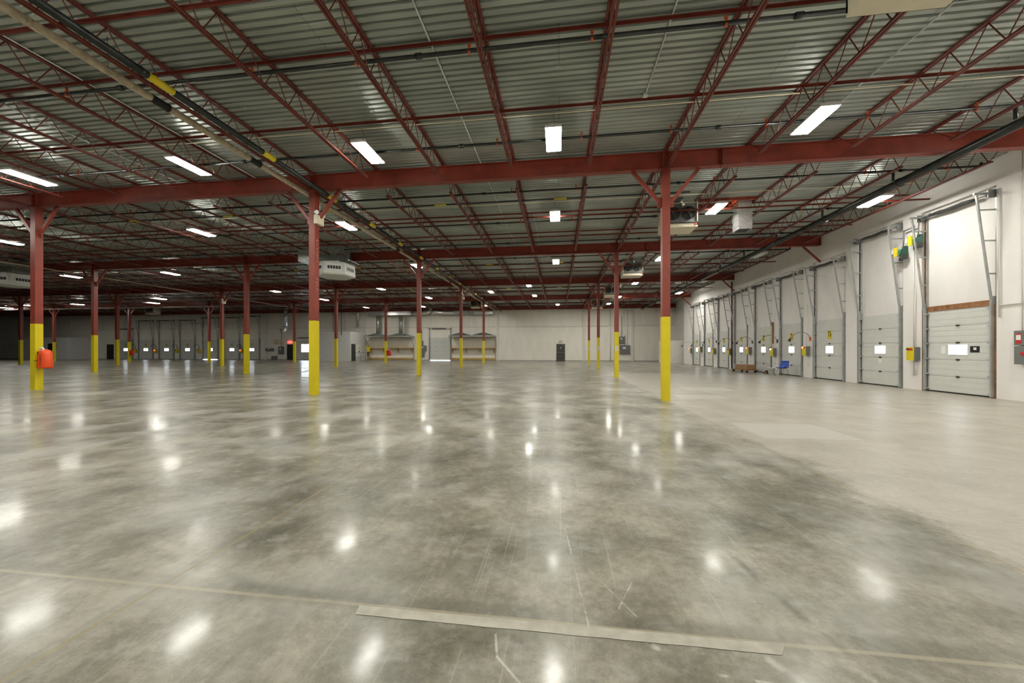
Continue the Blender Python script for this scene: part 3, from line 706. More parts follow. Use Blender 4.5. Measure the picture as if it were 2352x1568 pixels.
# ------------------------------------------------------------------ sectional doors
def sections(w, h, n, ribs):
    def f(mb):
        sh = h / n
        for k in range(n):
            z0 = k * sh + 0.006; z1 = (k + 1) * sh - 0.006
            mb.box(-w / 2, -0.05, z0, w / 2, 0.0, z1)
            if ribs:
                for q in range(3):
                    zz = z0 + (q + 0.5) * (z1 - z0) / 3; mb.box(-w / 2, -0.054, zz - 0.05, w / 2, -0.05, zz + 0.05)
        mb.box(-w / 2, -0.03, 0, w / 2, 0.0, h)
    return f
def hinge(mb): mb.box(-0.05, -0.075, -0.022, 0.05, -0.054, 0.022); mb.box(-0.018, -0.09, -0.03, 0.018, -0.07, 0.03)
def track(w, h, zs, sg, lean=0.42):
    def f(mb):
        x = sg * (w / 2 + 0.05)
        mb.box(x - 0.03, -0.16, 0.02, x + 0.03, -0.10, h + 0.1); mb.box(x + sg * 0.03 - 0.006, -0.16, 0.02, x + sg * 0.03 + 0.006, 0.0, h + 0.25)
        p = (x, -0.13, h + 0.05); q = (x, -0.13 - lean, zs)
        mb.bar(p, q, 0.045, 0.045); mb.bar((x + sg * 0.03, -0.02, h + 0.05), (x + sg * 0.03, -0.02, zs + 0.05), 0.05, 0.045)
        for t_ in (0.28, 0.58, 0.86):
            z = h + (zs - h) * t_; mb.bar((x, -0.02, z), (x, -0.13 - lean * t_, z), 0.03, 0.04)
        mb.bar((x, -0.02, zs + 0.02), (x, -0.2 - lean, zs + 0.02), 0.05, 0.06)
        for k in range(6):
            z = 0.1 + k * h / 5.4; mb.box(x - sg * 0.10, -0.15, z - 0.02, x, -0.06, z + 0.02)
    return f
def springs(w, zs):
    def f(mb):
        mb.tube([(-w / 2 - 0.12, -0.18, zs), (w / 2 + 0.12, -0.18, zs)], 0.014, 6)
    return f
def coil(mb, w, zs, amp=0.0):
    pts = [(-w * 0.40 + w * 0.72 * q / 8, -0.18, zs + amp * math.sin(q * 1.3)) for q in range(9)]
    mb.tube(pts, [0.05, 0.055, 0.062, 0.058, 0.064, 0.06, 0.062, 0.055, 0.048], 10)
def drum(sg, w, zs):
    def f(mb):
        x = sg * (w / 2 + 0.06); mb.tube([(x - 0.05, -0.18, zs), (x + 0.05, -0.18, zs)], 0.085, 10); mb.box(x + sg * 0.06 - 0.008, -0.3, zs - 0.12, x + sg * 0.06 + 0.008, 0.0, zs + 0.12)
    return f
def dock_door(loc, rot, lab, w=1.8, h=2.93, zs=5.6, number=None, n=5, ribs=False, win=(0.36, 0.20), winz=1.45, winx=0.0, cat='dock door', header=None, gap=False, key=None, lean=0.42, hcols=(0.0,), group='dock doors'):
    t = thing('dock_shutter', lab, cat, loc, rot, group)
    key = key or (w, h, zs, n, ribs, lean)
    z_off = 0.07 if gap else 0.0
    cobj(('sec', key), sections(w, h - z_off, n, ribs), 'panel', WHITE, t, (0, 0, z_off))
    if gap:
        mb = MB(); mb.box(-w / 2, -0.02, 0.0, w / 2, -0.01, z_off); obj('daylight_gap', mb, DAYB, t, label='bright line of daylight under the door')
    else:
        cobj(('seal', w), lambda m: m.box(-w / 2, -0.058, 0.0, w / 2, -0.001, 0.045), 'bottom_seal', RUBBER, t)
    if win:
        ww, wh = win
        mb = MB()
        for a in ((-ww - 0.03, -wh - 0.03, ww + 0.03, -wh), (-ww - 0.03, wh, ww + 0.03, wh + 0.03), (-ww - 0.03, -wh, -ww, wh), (ww, -wh, ww + 0.03, wh)):
            mb.box(a[0], -0.065, a[1], a[2], -0.05, a[3])
        fr = obj('window_frame', mb, PAPER, t, (winx, 0, winz))
        mb = MB(); mb.box(-ww, -0.062, -wh, ww, -0.052, wh); obj('pane', mb, DAYG if ww < 0.5 else DAYB, fr, label='bright daylit pane')
    for k in range(1, n):
        for hx in hcols:
            cobj('hinge', hinge, 'hinge', DARK, t, (hx, 0, z_off + k * (h - z_off) / n))
    for sg in (-1, 1):
        cobj(('trk', key, sg), track(w, h, zs, sg, lean), 'track', TRACK, t)
    cobj(('sideseal', h, w, zs), lambda m: (m.box(-w / 2 - 0.15, -0.125, 0, -w / 2 - 0.10, 0, h + 0.05), m.box(-w / 2 - 0.15, -0.05, h + 0.05, -w / 2 - 0.125, 0, zs)), 'jamb_seal', RUBBER if header is None else WOOD, t)
    cobj(('sideplate', h, w), lambda m: m.box(w / 2 + 0.09, -0.10, 0, w / 2 + 0.155, 0, h), 'jamb_plate', GALV if header is None else WOOD, t)
    sh = cobj(('shaft', key), springs(w, zs), 'spring_shaft', GREY, t)
    mb = MB(); coil(mb, w, zs, 0.012); obj('spring', mb, DARK, sh)
    for sg in (-1, 1): cobj(('drum', key, sg), drum(sg, w, zs), 'cable_drum', GREY, sh)
    if number:
        mb = MB(); mb.box(-0.13, -0.060, -0.19, 0.13, -0.052, 0.19)
        pl = obj('number_plate', mb, YEL, t, (0, 0, 2.16), label='yellow plate with the door number')
        text(str(number), 0.36, BLACK, pl, 'numeral', (0, -0.062, -0.01), sx=0.62 if number > 9 else 0.9)
    if header:
        mb = MB(); mb.box(-w / 2, -0.075, h - 0.02, w / 2 + 0.02, 0.0, h + 0.15); obj('timber_header', mb, WOOD, t)
    return t
HALF = -math.pi / 2
for k, (n, yc, w) in enumerate(DOORS_R):
    loc = (XB - 0.002, yc, 0)
    if n == 'near':
        t = dock_door(loc, HALF, 'nearest white ribbed dock door with a timber header and black plate by its window', w=w, h=2.80, zs=6.10, ribs=True, win=(0.28, 0.155), winz=1.45, header=True, lean=0.40)
        mb = MB(); mb.box(0.36, -0.060, 1.36, 0.62, -0.052, 1.56); obj('black_plate', mb, BLACK, t, label='black notice plate'); 
        mb = MB(); mb.box(0.46, -0.064, 1.44, 0.54, -0.060, 1.52); obj('plate_mark', mb, PAPER, t)
        mb = MB(); mb.box(-0.52, -0.058, 1.30, -0.38, -0.052, 1.58); obj('paper_notice', mb, PAPER, t)
    elif n == 'two':
        t = dock_door(loc, HALF, 'second nearest white dock door on the long wall, without a number', w=w, h=2.86, zs=6.12, ribs=True, win=(0.24, 0.15), lean=0.40)
        mb = MB(); mb.box(-0.09, -0.062, 0.90, 0.09, -0.056, 1.10); obj('paper_notice', mb, PAPER, t)
        mb = MB(); mb.box(w / 2 + 0.156, -0.11, 0.15, w / 2 + 0.16, 0.0, 2.7); obj('timber_jamb', mb, WOOD, t)
        mb = MB(); mb.box(w / 2 + 0.005, -0.056, 0.2, w / 2 + 0.03, -0.05, 0.75); mb.box(w / 2 + 0.005, -0.056, 1.55, w / 2 + 0.02, -0.05, 2.1); obj('daylight_gap', mb, DAYB, t, label='daylight showing through the door edge')
    else:
        dock_door(loc, HALF, 'white sectional dock door numbered %d on the long white wall' % n, w=w, h=2.90, zs=5.58, number=n, win=(0.23, 0.165))
FAR_D = [(1, -64.8), (2, -61.3), (3, -57.75), (4, -54.2), (5, -50.4), (6, -46.9), (7, -43.7)]
for n, xc in FAR_D:
    dock_door((xc, YF - 0.002, 0), 0.0, 'white sectional dock door numbered %d on the far wall' % n, w=2.35, h=2.9, zs=4.55 if n == 1 else 5.75 if n < 5 else 6.05 if n < 7 else 6.2, number=n if n != 5 else 5, win=(0.36, 0.19), gap=(n == 5), lean=0.35)
t = dock_door((-35.3, YF - 0.002, 0), 0.0, 'wide white drive-in door with a large bright window beside the exit', w=3.0, h=2.75, zs=3.1, n=5, win=(0.85, 0.55), winz=1.66, winx=0.2, lean=0.1)
dock_door((-15.75, YF - 0.012, 0), 0.0, 'white roll-up door between the two benches with daylight beneath it', w=2.75, h=3.05, zs=4.25, n=5, win=None, gap=True, lean=0.15, hcols=(-0.5, 0.5))

# ------------------------------------------------------------------ dock wall fittings
def control_box(y, z, beacon, lab, x=XW):
    t = thing('control_box', lab, 'control box', (x - 0.012, y, z), HALF, 'yellow dock leveller controls')
    mb = MB(); mb.box(-0.13, -0.20, -0.24, 0.13, 0.0, 0.24); obj('enclosure', mb, EGREY, t)
    mb = MB(); mb.box(-0.14, -0.215, -0.24, 0.14, -0.20, 0.24); mb.box(-0.145, -0.20, -0.23, -0.13, -0.05, 0.23); obj('cover', mb, YEL, t, label='yellow front cover')
    mb = MB(); mb.box(-0.10, -0.222, 0.12, 0.10, -0.215, 0.20); obj('warning_sticker', mb, REDLBL, t)
    mb = MB(); mb.tube([(-0.07, -0.215, 0.17), (-0.07, -0.26, 0.17)], 0.045 if beacon else 0.03, 10)
    obj('beacon', mb, {'r': BEACON_R, 'g': BEACON_G, None: DARK}[beacon], t, label={'r': 'lit red beacon', 'g': 'lit pale beacon', None: 'black push button'}[beacon])
    mb = MB(); mb.tube([(0.0, -0.08, 0.24), (0.0, -0.04, 2.4)], 0.014, 6); mb.tube([(0.04, -0.08, -0.24), (0.04, -0.05, -0.55), (0.02, -0.03, -0.75)], 0.016, 6); obj('conduit', mb, OFFW, t)
piers = [(edges[2 * i] + edges[2 * i + 1]) / 2 for i in range(1, len(edges) // 2)]
CB = [(piers[0] - 0.18, 1.30, None, 'large yellow control box between the two nearest dock doors'),
      (piers[2] - 0.05, 1.38, 'r', 'yellow control box with red beacon beside dock door 14'),
      (piers[3] - 0.0, 1.30, 'g', 'yellow control box with pale beacon beside dock door 13'),
      (piers[4] - 0.0, 1.38, 'r', 'yellow control box with red beacon beside dock door 12'),
      (piers[5] - 0.0, 1.30, None, 'yellow control box without beacon beside dock door 11'),
      (piers[6] - 0.0, 1.33, None, 'yellow control box without beacon beside dock door 10'),
      (piers[7] - 0.0, 1.48, 'r', 'yellow control box with red beacon beside dock door 9'),
      (piers[8] - 1.1, 1.36, 'r', 'yellow control box with red beacon beside dock door 8')]
for y, z, b_, lab in CB: control_box(y, z, b_, lab)
def dock_lamp(loc, rot, lab, reach=0.75, drop=0.45, z0=0.0):
    t = thing('dock_lamp', lab, 'dock light', loc, rot, 'gooseneck dock lamps')
    mb = MB(); mb.box(-0.035, -0.05, -0.10, 0.035, 0.0, 0.10); obj('wall_bracket', mb, SPR if 'door 14' in lab else DARK, t)
    pts = [(0, -0.05, 0.05)] + [(-0.2 * math.sin(a) * 0.4, -0.05 - reach * (1 - math.cos(a)) / 1.3, 0.05 + 0.42 * math.sin(a) - drop * (a / 2.2) ** 3) for a in (0.5, 0.9, 1.3, 1.7, 2.1)]
    mb = MB(); mb.tube(pts, 0.014, 6); obj('gooseneck', mb, GREY, t)
    e = Vector(pts[-1]); mb = MB(); mb.tube([e + Vector((0, 0.0, 0.03)), e + Vector((0, -0.03, -0.05)), e + Vector((0, -0.07, -0.12))], [0.03, 0.05, 0.085], 10); obj('lamp_head', mb, DARK, t)
for k, (idx, z) in enumerate([(2, 2.0), (3, 1.95), (4, 1.95), (5, 1.95), (6, 2.1), (7, 1.85), (8, 1.85)]):
    off = 0.22
    yy = piers[idx] - off if idx < 8 else piers[8] - 1.25
    dock_lamp((XW, yy, z), HALF, 'gooseneck dock lamp on the pier beside dock door %d' % (16 - idx))
# chain hoist operators at the two nearest doors
for k, (y, z) in enumerate([(15.35, 5.10), (14.78, 5.36)]):
    t = thing('door_operator', ['green and yellow door operator on the second nearest dock door', 'green and yellow door operator on the nearest dock door'][k], 'motor', (XW - 0.02, y, z), HALF, 'door operators')
    mb = MB(); mb.tube([(-0.14, -0.20, -0.02), (0.14, -0.20, -0.02)], 0.11, 12); mb.box(-0.10, -0.3, -0.16, 0.10, -0.06, -0.06); mb.box(-0.06, -0.1, -0.2, 0.06, 0.0, 0.2); obj('gearbox', mb, GREENM, t)
    mb = MB(); mb.box(-0.11, -0.345, -0.18, 0.03, -0.305, 0.16); obj('cover', mb, YEL, t, label='yellow front cover')
    mb = MB(); mb.box(-0.20, -0.33, -0.05, -0.145, -0.12, 0.12); obj('side_label', mb, PAPER, t)
    mb = MB(); mb.tube([(0.0, -0.18, -0.2), (0.0, -0.18, -0.34)], 0.06, 10); mb.box(0.08, -0.26, -0.3, 0.18, -0.10, -0.12); obj('brake_drum', mb, DARK, t)
    mb = MB(); mb.tube([(0.05, -0.15, 0.1), (0.05, -0.12, 0.75)], 0.02, 6); mb.tube([(0.05, -0.12, 0.75), (0.45, -0.12, 0.78)], 0.03, 8); obj('drive_shaft', mb, GREY, t)
# switch boxes at the right picture edge
t = thing('switch_box', 'group of grey switch boxes with red labels on the dock wall near its nearest door', 'electrical box', (XW, 11.72, 1.62), HALF)
for sx in (-0.16, 0.20):
    mb = MB(); mb.box(sx - 0.12, -0.14, -0.05, sx + 0.12, 0.0, 0.36); mb.box(sx + 0.12, -0.09, 0.1, sx + 0.15, -0.05, 0.25); o = obj('disconnect', mb, EGREY, t)
    mb = MB(); mb.box(sx - 0.08, -0.144, 0.0, sx + 0.05, -0.14, 0.28); obj('red_label', mb, REDLBL, o)
    mb = MB(); mb.box(sx - 0.07, -0.146, 0.10, sx + 0.04, -0.14, 0.24); obj('white_label', mb, PAPER, o)
mb = MB(); mb.box(-0.24, -0.18, -0.58, 0.12, 0.0, -0.07); o = obj('enclosure', mb, EGREY, t)
mb = MB(); mb.tube([(-0.05, -0.18, -0.28), (-0.05, -0.195, -0.28)], 0.05, 10); obj('red_label', mb, REDLBL, o)
mb = MB(); mb.tube([(0.2, -0.1, -0.05), (0.16, -0.12, -0.30), (0.26, -0.12, -0.55), (0.36, -0.1, -0.4)], 0.03, 8); obj('flexible_conduit', mb, GREY, t)
mb = MB(); mb.tube([(-0.16, -0.06, 0.36), (-0.16, -0.06, 5.4)], 0.014, 6); mb.tube([(0.20, -0.06, 0.36), (0.20, -0.06, 5.4)], 0.014, 6); obj('riser_conduit', mb, OFFW, t)
for k, (y, z0, z1) in enumerate([(15.05, 0.5, 6.0), (12.45, 2.4, 6.2)]):
    mb = MB(); mb.tube([(XW - 0.03, y, z0), (XW - 0.03, y, z1)], 0.018, 6)
    if k == 1: mb.tube([(XW - 0.03, y, 2.75), (XW - 0.03, 9.0, 2.78)], 0.02, 6)
    tag(obj('wall_conduit', mb, OFFW), ['white conduit up the pier between the two nearest dock doors', 'white conduit on the dock wall above the switch boxes'][k], 'conduit')
t = thing('drain_downpipe', 'dark red pipe running up the pier between dock doors 11 and 10', 'pipe', (XW - 0.08, piers[5] - 0.25, 0))
mb = MB(); mb.tube([(0, 0, 0), (0, 0, 6.5)], 0.05, 8); obj('pipe', mb, paint('maroon_pipe', (0.10, 0.03, 0.025), 0.5), t)
# white service column before dock door 13, with its cable
t = thing('pier_conduit_board', 'pale timber board with a vertical duct on the pier beside dock door 13', 'board', (XW - 0.012, piers[3] + 0.33, 1.5), HALF)
mb = MB(); mb.box(-0.05, -0.07, 0.1, 0.05, 0.0, 1.4); obj('cable_duct', mb, CREAM, t)
mb = MB(); mb.box(0.13, -0.06, 0.3, 0.19, 0.0, 1.6); obj('timber_strip', mb, WOOD, t)
mb = MB(); mb.tube([(0.1 * math.cos(a * 0.7) - 0.12, -0.05, 0.02 + 0.1 * math.sin(a * 0.7)) for a in range(10)], 0.012, 6); obj('coiled_cable', mb, BLACK, t)

# blue chair
t = thing('stacking_chair', 'blue plastic shell chair on thin metal legs before dock door 13', 'chair', (12.15, 21.75, 0), math.radians(-62))
mb = MB(); prof = [(-0.22, 0.44), (-0.20, 0.455), (-0.05, 0.44), (0.10, 0.43), (0.18, 0.46), (0.21, 0.55), (0.25, 0.70), (0.28, 0.82), (0.275, 0.83)]
vs_, fs = [], []
for q, (yy, zz) in enumerate(prof):
    for k in range(7):
        u = (k - 3) / 3; hw = 0.23 if q < 6 else 0.21; vs_.append((u * hw, yy - (0.05 * u * u if q >= 5 else 0), zz + (0.04 * u * u if q < 5 else 0)))
off = len(vs_)
vs_ += [(x, y + 0.012, z - 0.012) for x, y, z in vs_]
for q in range(len(prof) - 1):
    for k in range(6):
        a = q * 7 + k; fs.append((a, a + 1, a + 8, a + 7)); fs.append((off + a, off + a + 7, off + a + 8, off + a + 1))
mb.add(vs_, fs, True); obj('seat_shell', mb, BLUE, t)
for sx in (-1, 1):
    for sy in (-1, 1):
        mb = MB(); mb.tube([(sx * 0.15, sy * 0.12, 0.425), (sx * 0.22, sy * 0.24, 0.008)], 0.011, 6); obj('leg', mb, GREY, t)
mb = MB(); mb.tube([(-0.19, 0.0, 0.425), (0.19, 0.0, 0.425)], 0.012, 6); mb.tube([(0.0, -0.13, 0.425), (0.0, 0.13, 0.425)], 0.012, 6); obj('seat_bracket', mb, GREY, t)
# bucket
t = thing('bucket', 'white plastic bucket standing by the pier beside dock door 13', 'bucket', (12.3, 23.05, 0))
mb = MB(); mb.tube([(0, 0, 0.0), (0, 0, 0.37), (0, 0, 0.375), (0, 0, 0.40)], [0.155, 0.18, 0.195, 0.195], 20); obj('pail', mb, PAPER, t)
mb = MB(); mb.tube([(-0.19 , 0, 0.36), (-0.15, -0.19, 0.26), (0.0, -0.21, 0.22), (0.15, -0.19, 0.26), (0.19, 0, 0.36)], 0.006, 5); obj('bail_handle', mb, GREY, t)
# cardboard cartons on a dolly
t = thing('platform_dolly', 'low black dolly under the cartons before dock door 12', 'dolly', (12.0, 25.55, 0), HALF + 0.12)
mb = MB(); mb.box(-0.85, -0.35, 0.13, 0.85, 0.35, 0.19); obj('deck_board', mb, WOOD, t)
for sx in (-0.7, 0.7):
    for sy in (-0.28, 0.28):
        mb = MB(); mb.tube([(sx - 0.025, sy, 0.065), (sx + 0.025, sy, 0.065)], 0.065, 12); mb.box(sx - 0.035, sy - 0.03, 0.07, sx + 0.035, sy + 0.03, 0.13); obj('caster', mb, RUBBER, t)
def carton(lab, x, y, rot, w, d, h, mat):
    t = thing('carton', lab, 'box', (x, y, 0.19), rot, 'cartons on the dolly')
    mb = MB(); mb.box(-w, -d, 0, w, d, h); obj('box_body', mb, mat, t)
    mb = MB(); mb.box(-w, -0.02, h, w, 0.02, h + 0.002); mb.box(-w - 0.002, -0.03, h - 0.1, -w, 0.03, h); obj('packing_tape', mb, CREAM, t)
carton('long brown cardboard carton on the dolly before dock door 12', 11.97, 25.38, HALF + 0.12, 0.60, 0.30, 0.30, CARD)
carton('grey carton beside the long brown carton on the dolly', 12.05, 26.29, HALF + 0.12, 0.22, 0.30, 0.30, CARDG)
t = thing('wheel_chock', 'black and yellow wheel chock on the floor beside the bucket', 'wheel chock', (12.45, 23.75, 0), 0.3)
mb = MB(); mb.add([(-0.1, -0.13, 0), (0.1, -0.13, 0), (0.1, 0.13, 0), (-0.1, 0.13, 0), (-0.1, 0.06, 0.2), (0.1, 0.06, 0.2)], [(0, 3, 2, 1), (0, 1, 5, 4), (1, 2, 5), (0, 4, 3), (2, 3, 4, 5)]); obj('wedge', mb, RUBBER, t)
mb = MB(); mb.box(-0.104, -0.03, 0.03, 0.104, 0.05, 0.09); obj('yellow_stripe', mb, YEL, t)

# ------------------------------------------------------------------ far wall fittings
mb = MB(); mb.box(11.3, 40.4, 0, 14.18, 43.4, 2.42)
tag(obj('white_store_room', mb, OFFW), 'small white boxed-in room in the corner beyond the last dock door', 'room')
t = thing('wash_basin', 'white basin and dark panel on the side of the small corner room', 'basin', (11.3, 41.9, 0), HALF)
mb = MB(); mb.box(-0.3, -0.3, 0.0, 0.3, 0.0, 0.80); mb.box(-0.34, -0.34, 0.80, 0.34, 0.0, 0.88); obj('cabinet', mb, PAPER, t)
mb = MB(); mb.tube([(0, -0.06, 0.88), (0, -0.06, 1.1), (0, -0.2, 1.12), (0, -0.22, 1.05)], 0.015, 6); obj('tap', mb, GREY, t)
mb = MB(); mb.box(0.5, -0.03, 1.0, 0.95, 0.0, 2.1); obj('dark_panel', mb, DARK, t)

# white office block left of the benches
mb = MB(); mb.box(-31.6, 43.2, 0, -26.2, YF - 0.002, 3.72)
tag(obj('office_block', mb, PALE), 'white walled office block against the far wall beside the first bench', 'room')
t = thing('door_1', 'narrow dark door in the side of the white office block', 'door', (-26.198, 43.85, 0), math.pi / 2); t['kind'] = 'structure'
mb = MB(); mb.box(-0.42, -0.03, 0, 0.42, 0.0, 2.15); obj('leaf', mb, DARK, t)
mb = MB(); mb.box(-0.46, -0.04, 0, -0.42, 0.0, 2.19); mb.box(0.42, -0.04, 0, 0.46, 0.0, 2.19); mb.box(-0.46, -0.04, 2.15, 0.46, 0.0, 2.19); obj('frame', mb, EGREY, t)
t = thing('electrical_cupboard', 'white cupboard with yellow warning sign on the side of the office block', 'cupboard', (-26.198, 45.1, 0), math.pi / 2)
mb = MB(); mb.box(-0.42, -0.08, 0.5, 0.42, 0.0, 2.05); obj('body', mb, PAPER, t)
mb = MB(); mb.tube([(0.0, -0.085, 1.62), (0.0, -0.095, 1.62)], 0.20, 12); obj('warning_sign', mb, YEL, t)
mb = MB(); mb.box(-0.12, -0.1, 1.1, 0.1, -0.08, 1.3); obj('lock_plate', mb, DARK, t)
t = thing('yellow_warning_sign', 'yellow warning sign on a black post by the office railing', 'sign', (-25.35, 46.0, 0), math.pi / 2 - 0.5)
mb = MB(); mb.box(-0.26, -0.02, 1.45, 0.26, 0.0, 2.0); mb.prism([(-0.14, -0.02), (0.26, -0.02), (0.26, 0.0), (-0.14, 0.0)], 1.2, 1.45, [(-0.26, -0.02), (0.26, -0.02), (0.26, 0.0), (-0.26, 0.0)]); obj('sign_face', mb, YEL, t)
mb = MB(); mb.box(-0.2, -0.024, 1.85, 0.2, -0.02, 1.93); obj('sign_stripe', mb, BLACK, t)
mb = MB(); mb.tube([(0, 0.03, 0), (0, 0.03, 1.6)], 0.03, 6); mb.box(-0.08, 0.0, 0.6, 0.08, 0.08, 1.15); obj('post', mb, BLACK, t)
t = thing('pipe_railing', 'grey two-rail pipe railing along the side of the office block', 'railing', (-25.55, 43.3, 0))
mb = MB()
for z in (1.05, 0.52): mb.tube([(0, 0, z), (0, 3.6, z)], 0.025, 6)
obj('rail', mb, GREY, t)
for q in range(4):
    mb = MB(); mb.tube([(0, q * 1.2, 0), (0, q * 1.2, 1.05)], 0.025, 6); obj('post', mb, GREY if q < 3 else YEL, t)

# extraction hoods and benches
def hood(x0, x1, lab, drops):
    xm = (x0 + x1) / 2; t = thing('extraction_hood', lab, 'hood', (xm, YF - 0.05, 3.22), 0, 'twin extraction hoods')
    w = (x1 - x0) / 2; dpt = 1.5
    mb = MB(); mb.box(-w, -dpt, -0.10, w, -dpt + 0.02, 0.04); mb.box(-w, -dpt, -0.10, -w + 0.02, 0, 0.04); mb.box(w - 0.02, -dpt, -0.10, w, 0, 0.04)
    for sx in (-1, 1):
        a, b_ = (-w, 0.0) if sx < 0 else (0.0, w); c = (a + b_) / 2
        mb.prism([(a, -dpt), (b_, -dpt), (b_, 0.0), (a, 0.0)], 0.04, 0.42, [(c - 0.3, -dpt / 2 - 0.3), (c + 0.3, -dpt / 2 - 0.3), (c + 0.3, -dpt / 2 + 0.3), (c - 0.3, -dpt / 2 + 0.3)])
    obj('canopy', mb, GALV, t)
    for sx in (-1, 1):
        mb = MB(); mb.bar((sx * (w - 0.02), -dpt + 0.1, -0.05), (sx * (w - 0.02), -0.02, -1.45), 0.03, 0.05); obj('side_stay', mb, GREY, t)
    for sx, top in drops:
        mb = MB(); c = sx * w / 2; mb.tube([(c, -dpt / 2, 0.40), (c, -dpt / 2, top)], 0.25, 14); obj('exhaust_duct', mb, GALV, t)
    return t
hood(-25.75, -19.35, 'silver twin extraction hood with two exhaust ducts beside the office block', [(-1, 2.85), (1, 2.85)])
hood(-14.15, -8.2, 'silver twin extraction hood right of the roll-up door', [])
def bench(x0, x1, lab):
    t = thing('wall_bench', lab, 'bench', (x0, YF - 0.02, 0), 0, 'timber wall benches'); w = x1 - x0
    mb = MB(); mb.box(0, -0.75, 1.62, w, 0, 1.70); obj('top', mb, PINE, t)
    mb = MB(); mb.box(0, -0.06, 0.12, w, 0, 0.36); obj('kick_board', mb, PINE, t)
    for q in range(4):
        xx = 0.2 + q * (w - 0.4) / 3
        mb = MB(); mb.box(xx - 0.05, -0.62, 1.52, xx + 0.05, 0, 1.62); mb.box(xx - 0.05, -0.10, 1.0, xx + 0.05, 0, 1.52); mb.bar((xx, -0.55, 1.54), (xx, -0.05, 1.08), 0.08, 0.08); obj('bracket', mb, PINE, t)
    for xx in (0.02, w - 0.02):
        mb = MB(); mb.box(xx - 0.03, -0.12, 0.0, xx + 0.03, 0, 1.62); obj('upright', mb, PINE, t)
bench(-25.8, -19.4, 'long timber wall bench under the hood beside the office block')
bench(-14.2, -8.25, 'long timber wall bench under the hood right of the roll-up door')
t = thing('ventilation_duct', 'silver wrapped ventilation duct along the top of the far wall', 'duct', (0, YF - 1.05, 6.28))
mb = MB(); mb.box(-25.3, -0.28, -0.26, -19.3, 0.28, 0.26); obj('square_run', mb, FOIL, t)
mb = MB(); mb.tube([(-19.3, 0, 0), (-18.4, 0, 0.02), (-17.3, 0, 0.05), (-16.7, 0, 0.2)], 0.27, 14); mb.tube([(-16.7, 0, -0.02), (-16.2, 0, 0.1), (-15.2, 0, 0.0), (-13.6, 0, -0.02)], [0.24, 0.26, 0.25, 0.24], 14); obj('flexible_run', mb, FOIL, t)
mb = MB(); mb.tube([(-16.7, 0, 0.1), (-16.7, 0, 0.8)], 0.27, 14); obj('riser', mb, GALV, t)
mb = MB(); mb.box(-13.6, -0.24, -0.22, -11.6, 0.24, 0.22); mb.box(-10.9, -0.24, -0.26, -8.4, 0.24, 0.02); obj('end_run', mb, GALV, t)
t = thing('drop_duct', 'slim silver duct dropping behind the white office block', 'duct', (-27.3, YF - 0.4, 4.5))
mb = MB(); mb.tube([(0, 0, 0), (0, 0, 2.4)], 0.13, 10); obj('upper_duct', mb, GALV, t)
mb = MB(); mb.tube([(0, 0, 1.4), (0, 0, 2.4)], 0.20, 10); obj('sleeve', mb, FOIL, t)
for k, (x, y, z0, lab) in enumerate([(-29.6, 44.8, 3.72, 'black pipe rising from the office block roof'), (-27.25, 42.9, 3.3, 'black pipe hanging in front of the office block'), (-25.9, 46.2, 3.72, 'slim white pipe rising beside the office block')]):
    mb = MB(); mb.tube([(x, y, z0), (x, y, ZD)], 0.035, 6); mb.tube([(x, y, z0), (x, y, z0 + 0.1)], 0.06, 6)
    tag(obj('standpipe', mb, OFFW if k == 2 else BLACKPIPE), lab, 'pipe')
# electrical panels beside the roll-up door
def panel(x, z, w, h, lab, mat=EGREY, y=YF, marks=True, conduit=None):
    t = thing('switchgear_cabinet', lab, 'electrical box', (x, y - 0.012, z))
    mb = MB(); mb.box(-w / 2, -0.22, -h / 2, w / 2, 0.0, h / 2); obj('enclosure', mb, mat, t)
    mb = MB(); mb.box(-w / 2 + 0.03, -0.235, -h / 2 + 0.03, w / 2 - 0.03, -0.22, h / 2 - 0.03); d = obj('door', mb, mat, t)
    if marks:
        mb = MB(); mb.box(-w * 0.2, -0.24, h * 0.1, w * 0.1, -0.235, h * 0.3); obj('label', mb, PAPER, d)
    if conduit:
        mb = MB(); mb.tube([(0, -0.08, h / 2), (0.05, -0.06, h / 2 + 0.4), (0.05, -0.06, conduit)], 0.03, 6); obj('conduit', mb, GREY, t)
panel(-18.35, 2.35, 0.5, 0.6, 'upper grey electrical panel left of the roll-up door', conduit=1.8)
panel(-18.1, 1.62, 0.9, 0.75, 'middle grey electrical panel left of the roll-up door')
panel(-18.3, 0.80, 0.75, 0.6, 'lowest electrical panel left of the roll-up door', mat=EGREY)
panel(7.75, 2.65, 0.75, 0.85, 'upper grey electrical panel on the far wall behind the column line', conduit=3.0)
panel(8.15, 1.45, 1.25, 1.1, 'lower grey electrical panel on the far wall behind the column line', conduit=1.8)
mb = MB(); mb.tube([(6.4, YF - 0.06, 0.1), (6.4, YF - 0.06, 6.5)], 0.05, 6); mb.tube([(8.45, YF - 0.06, 2.1), (8.5, YF - 0.06, 6.5)], 0.04, 6)
tag(obj('wall_conduit', mb, OFFW), 'tall white conduits on the far wall beside the grey panels', 'conduit')
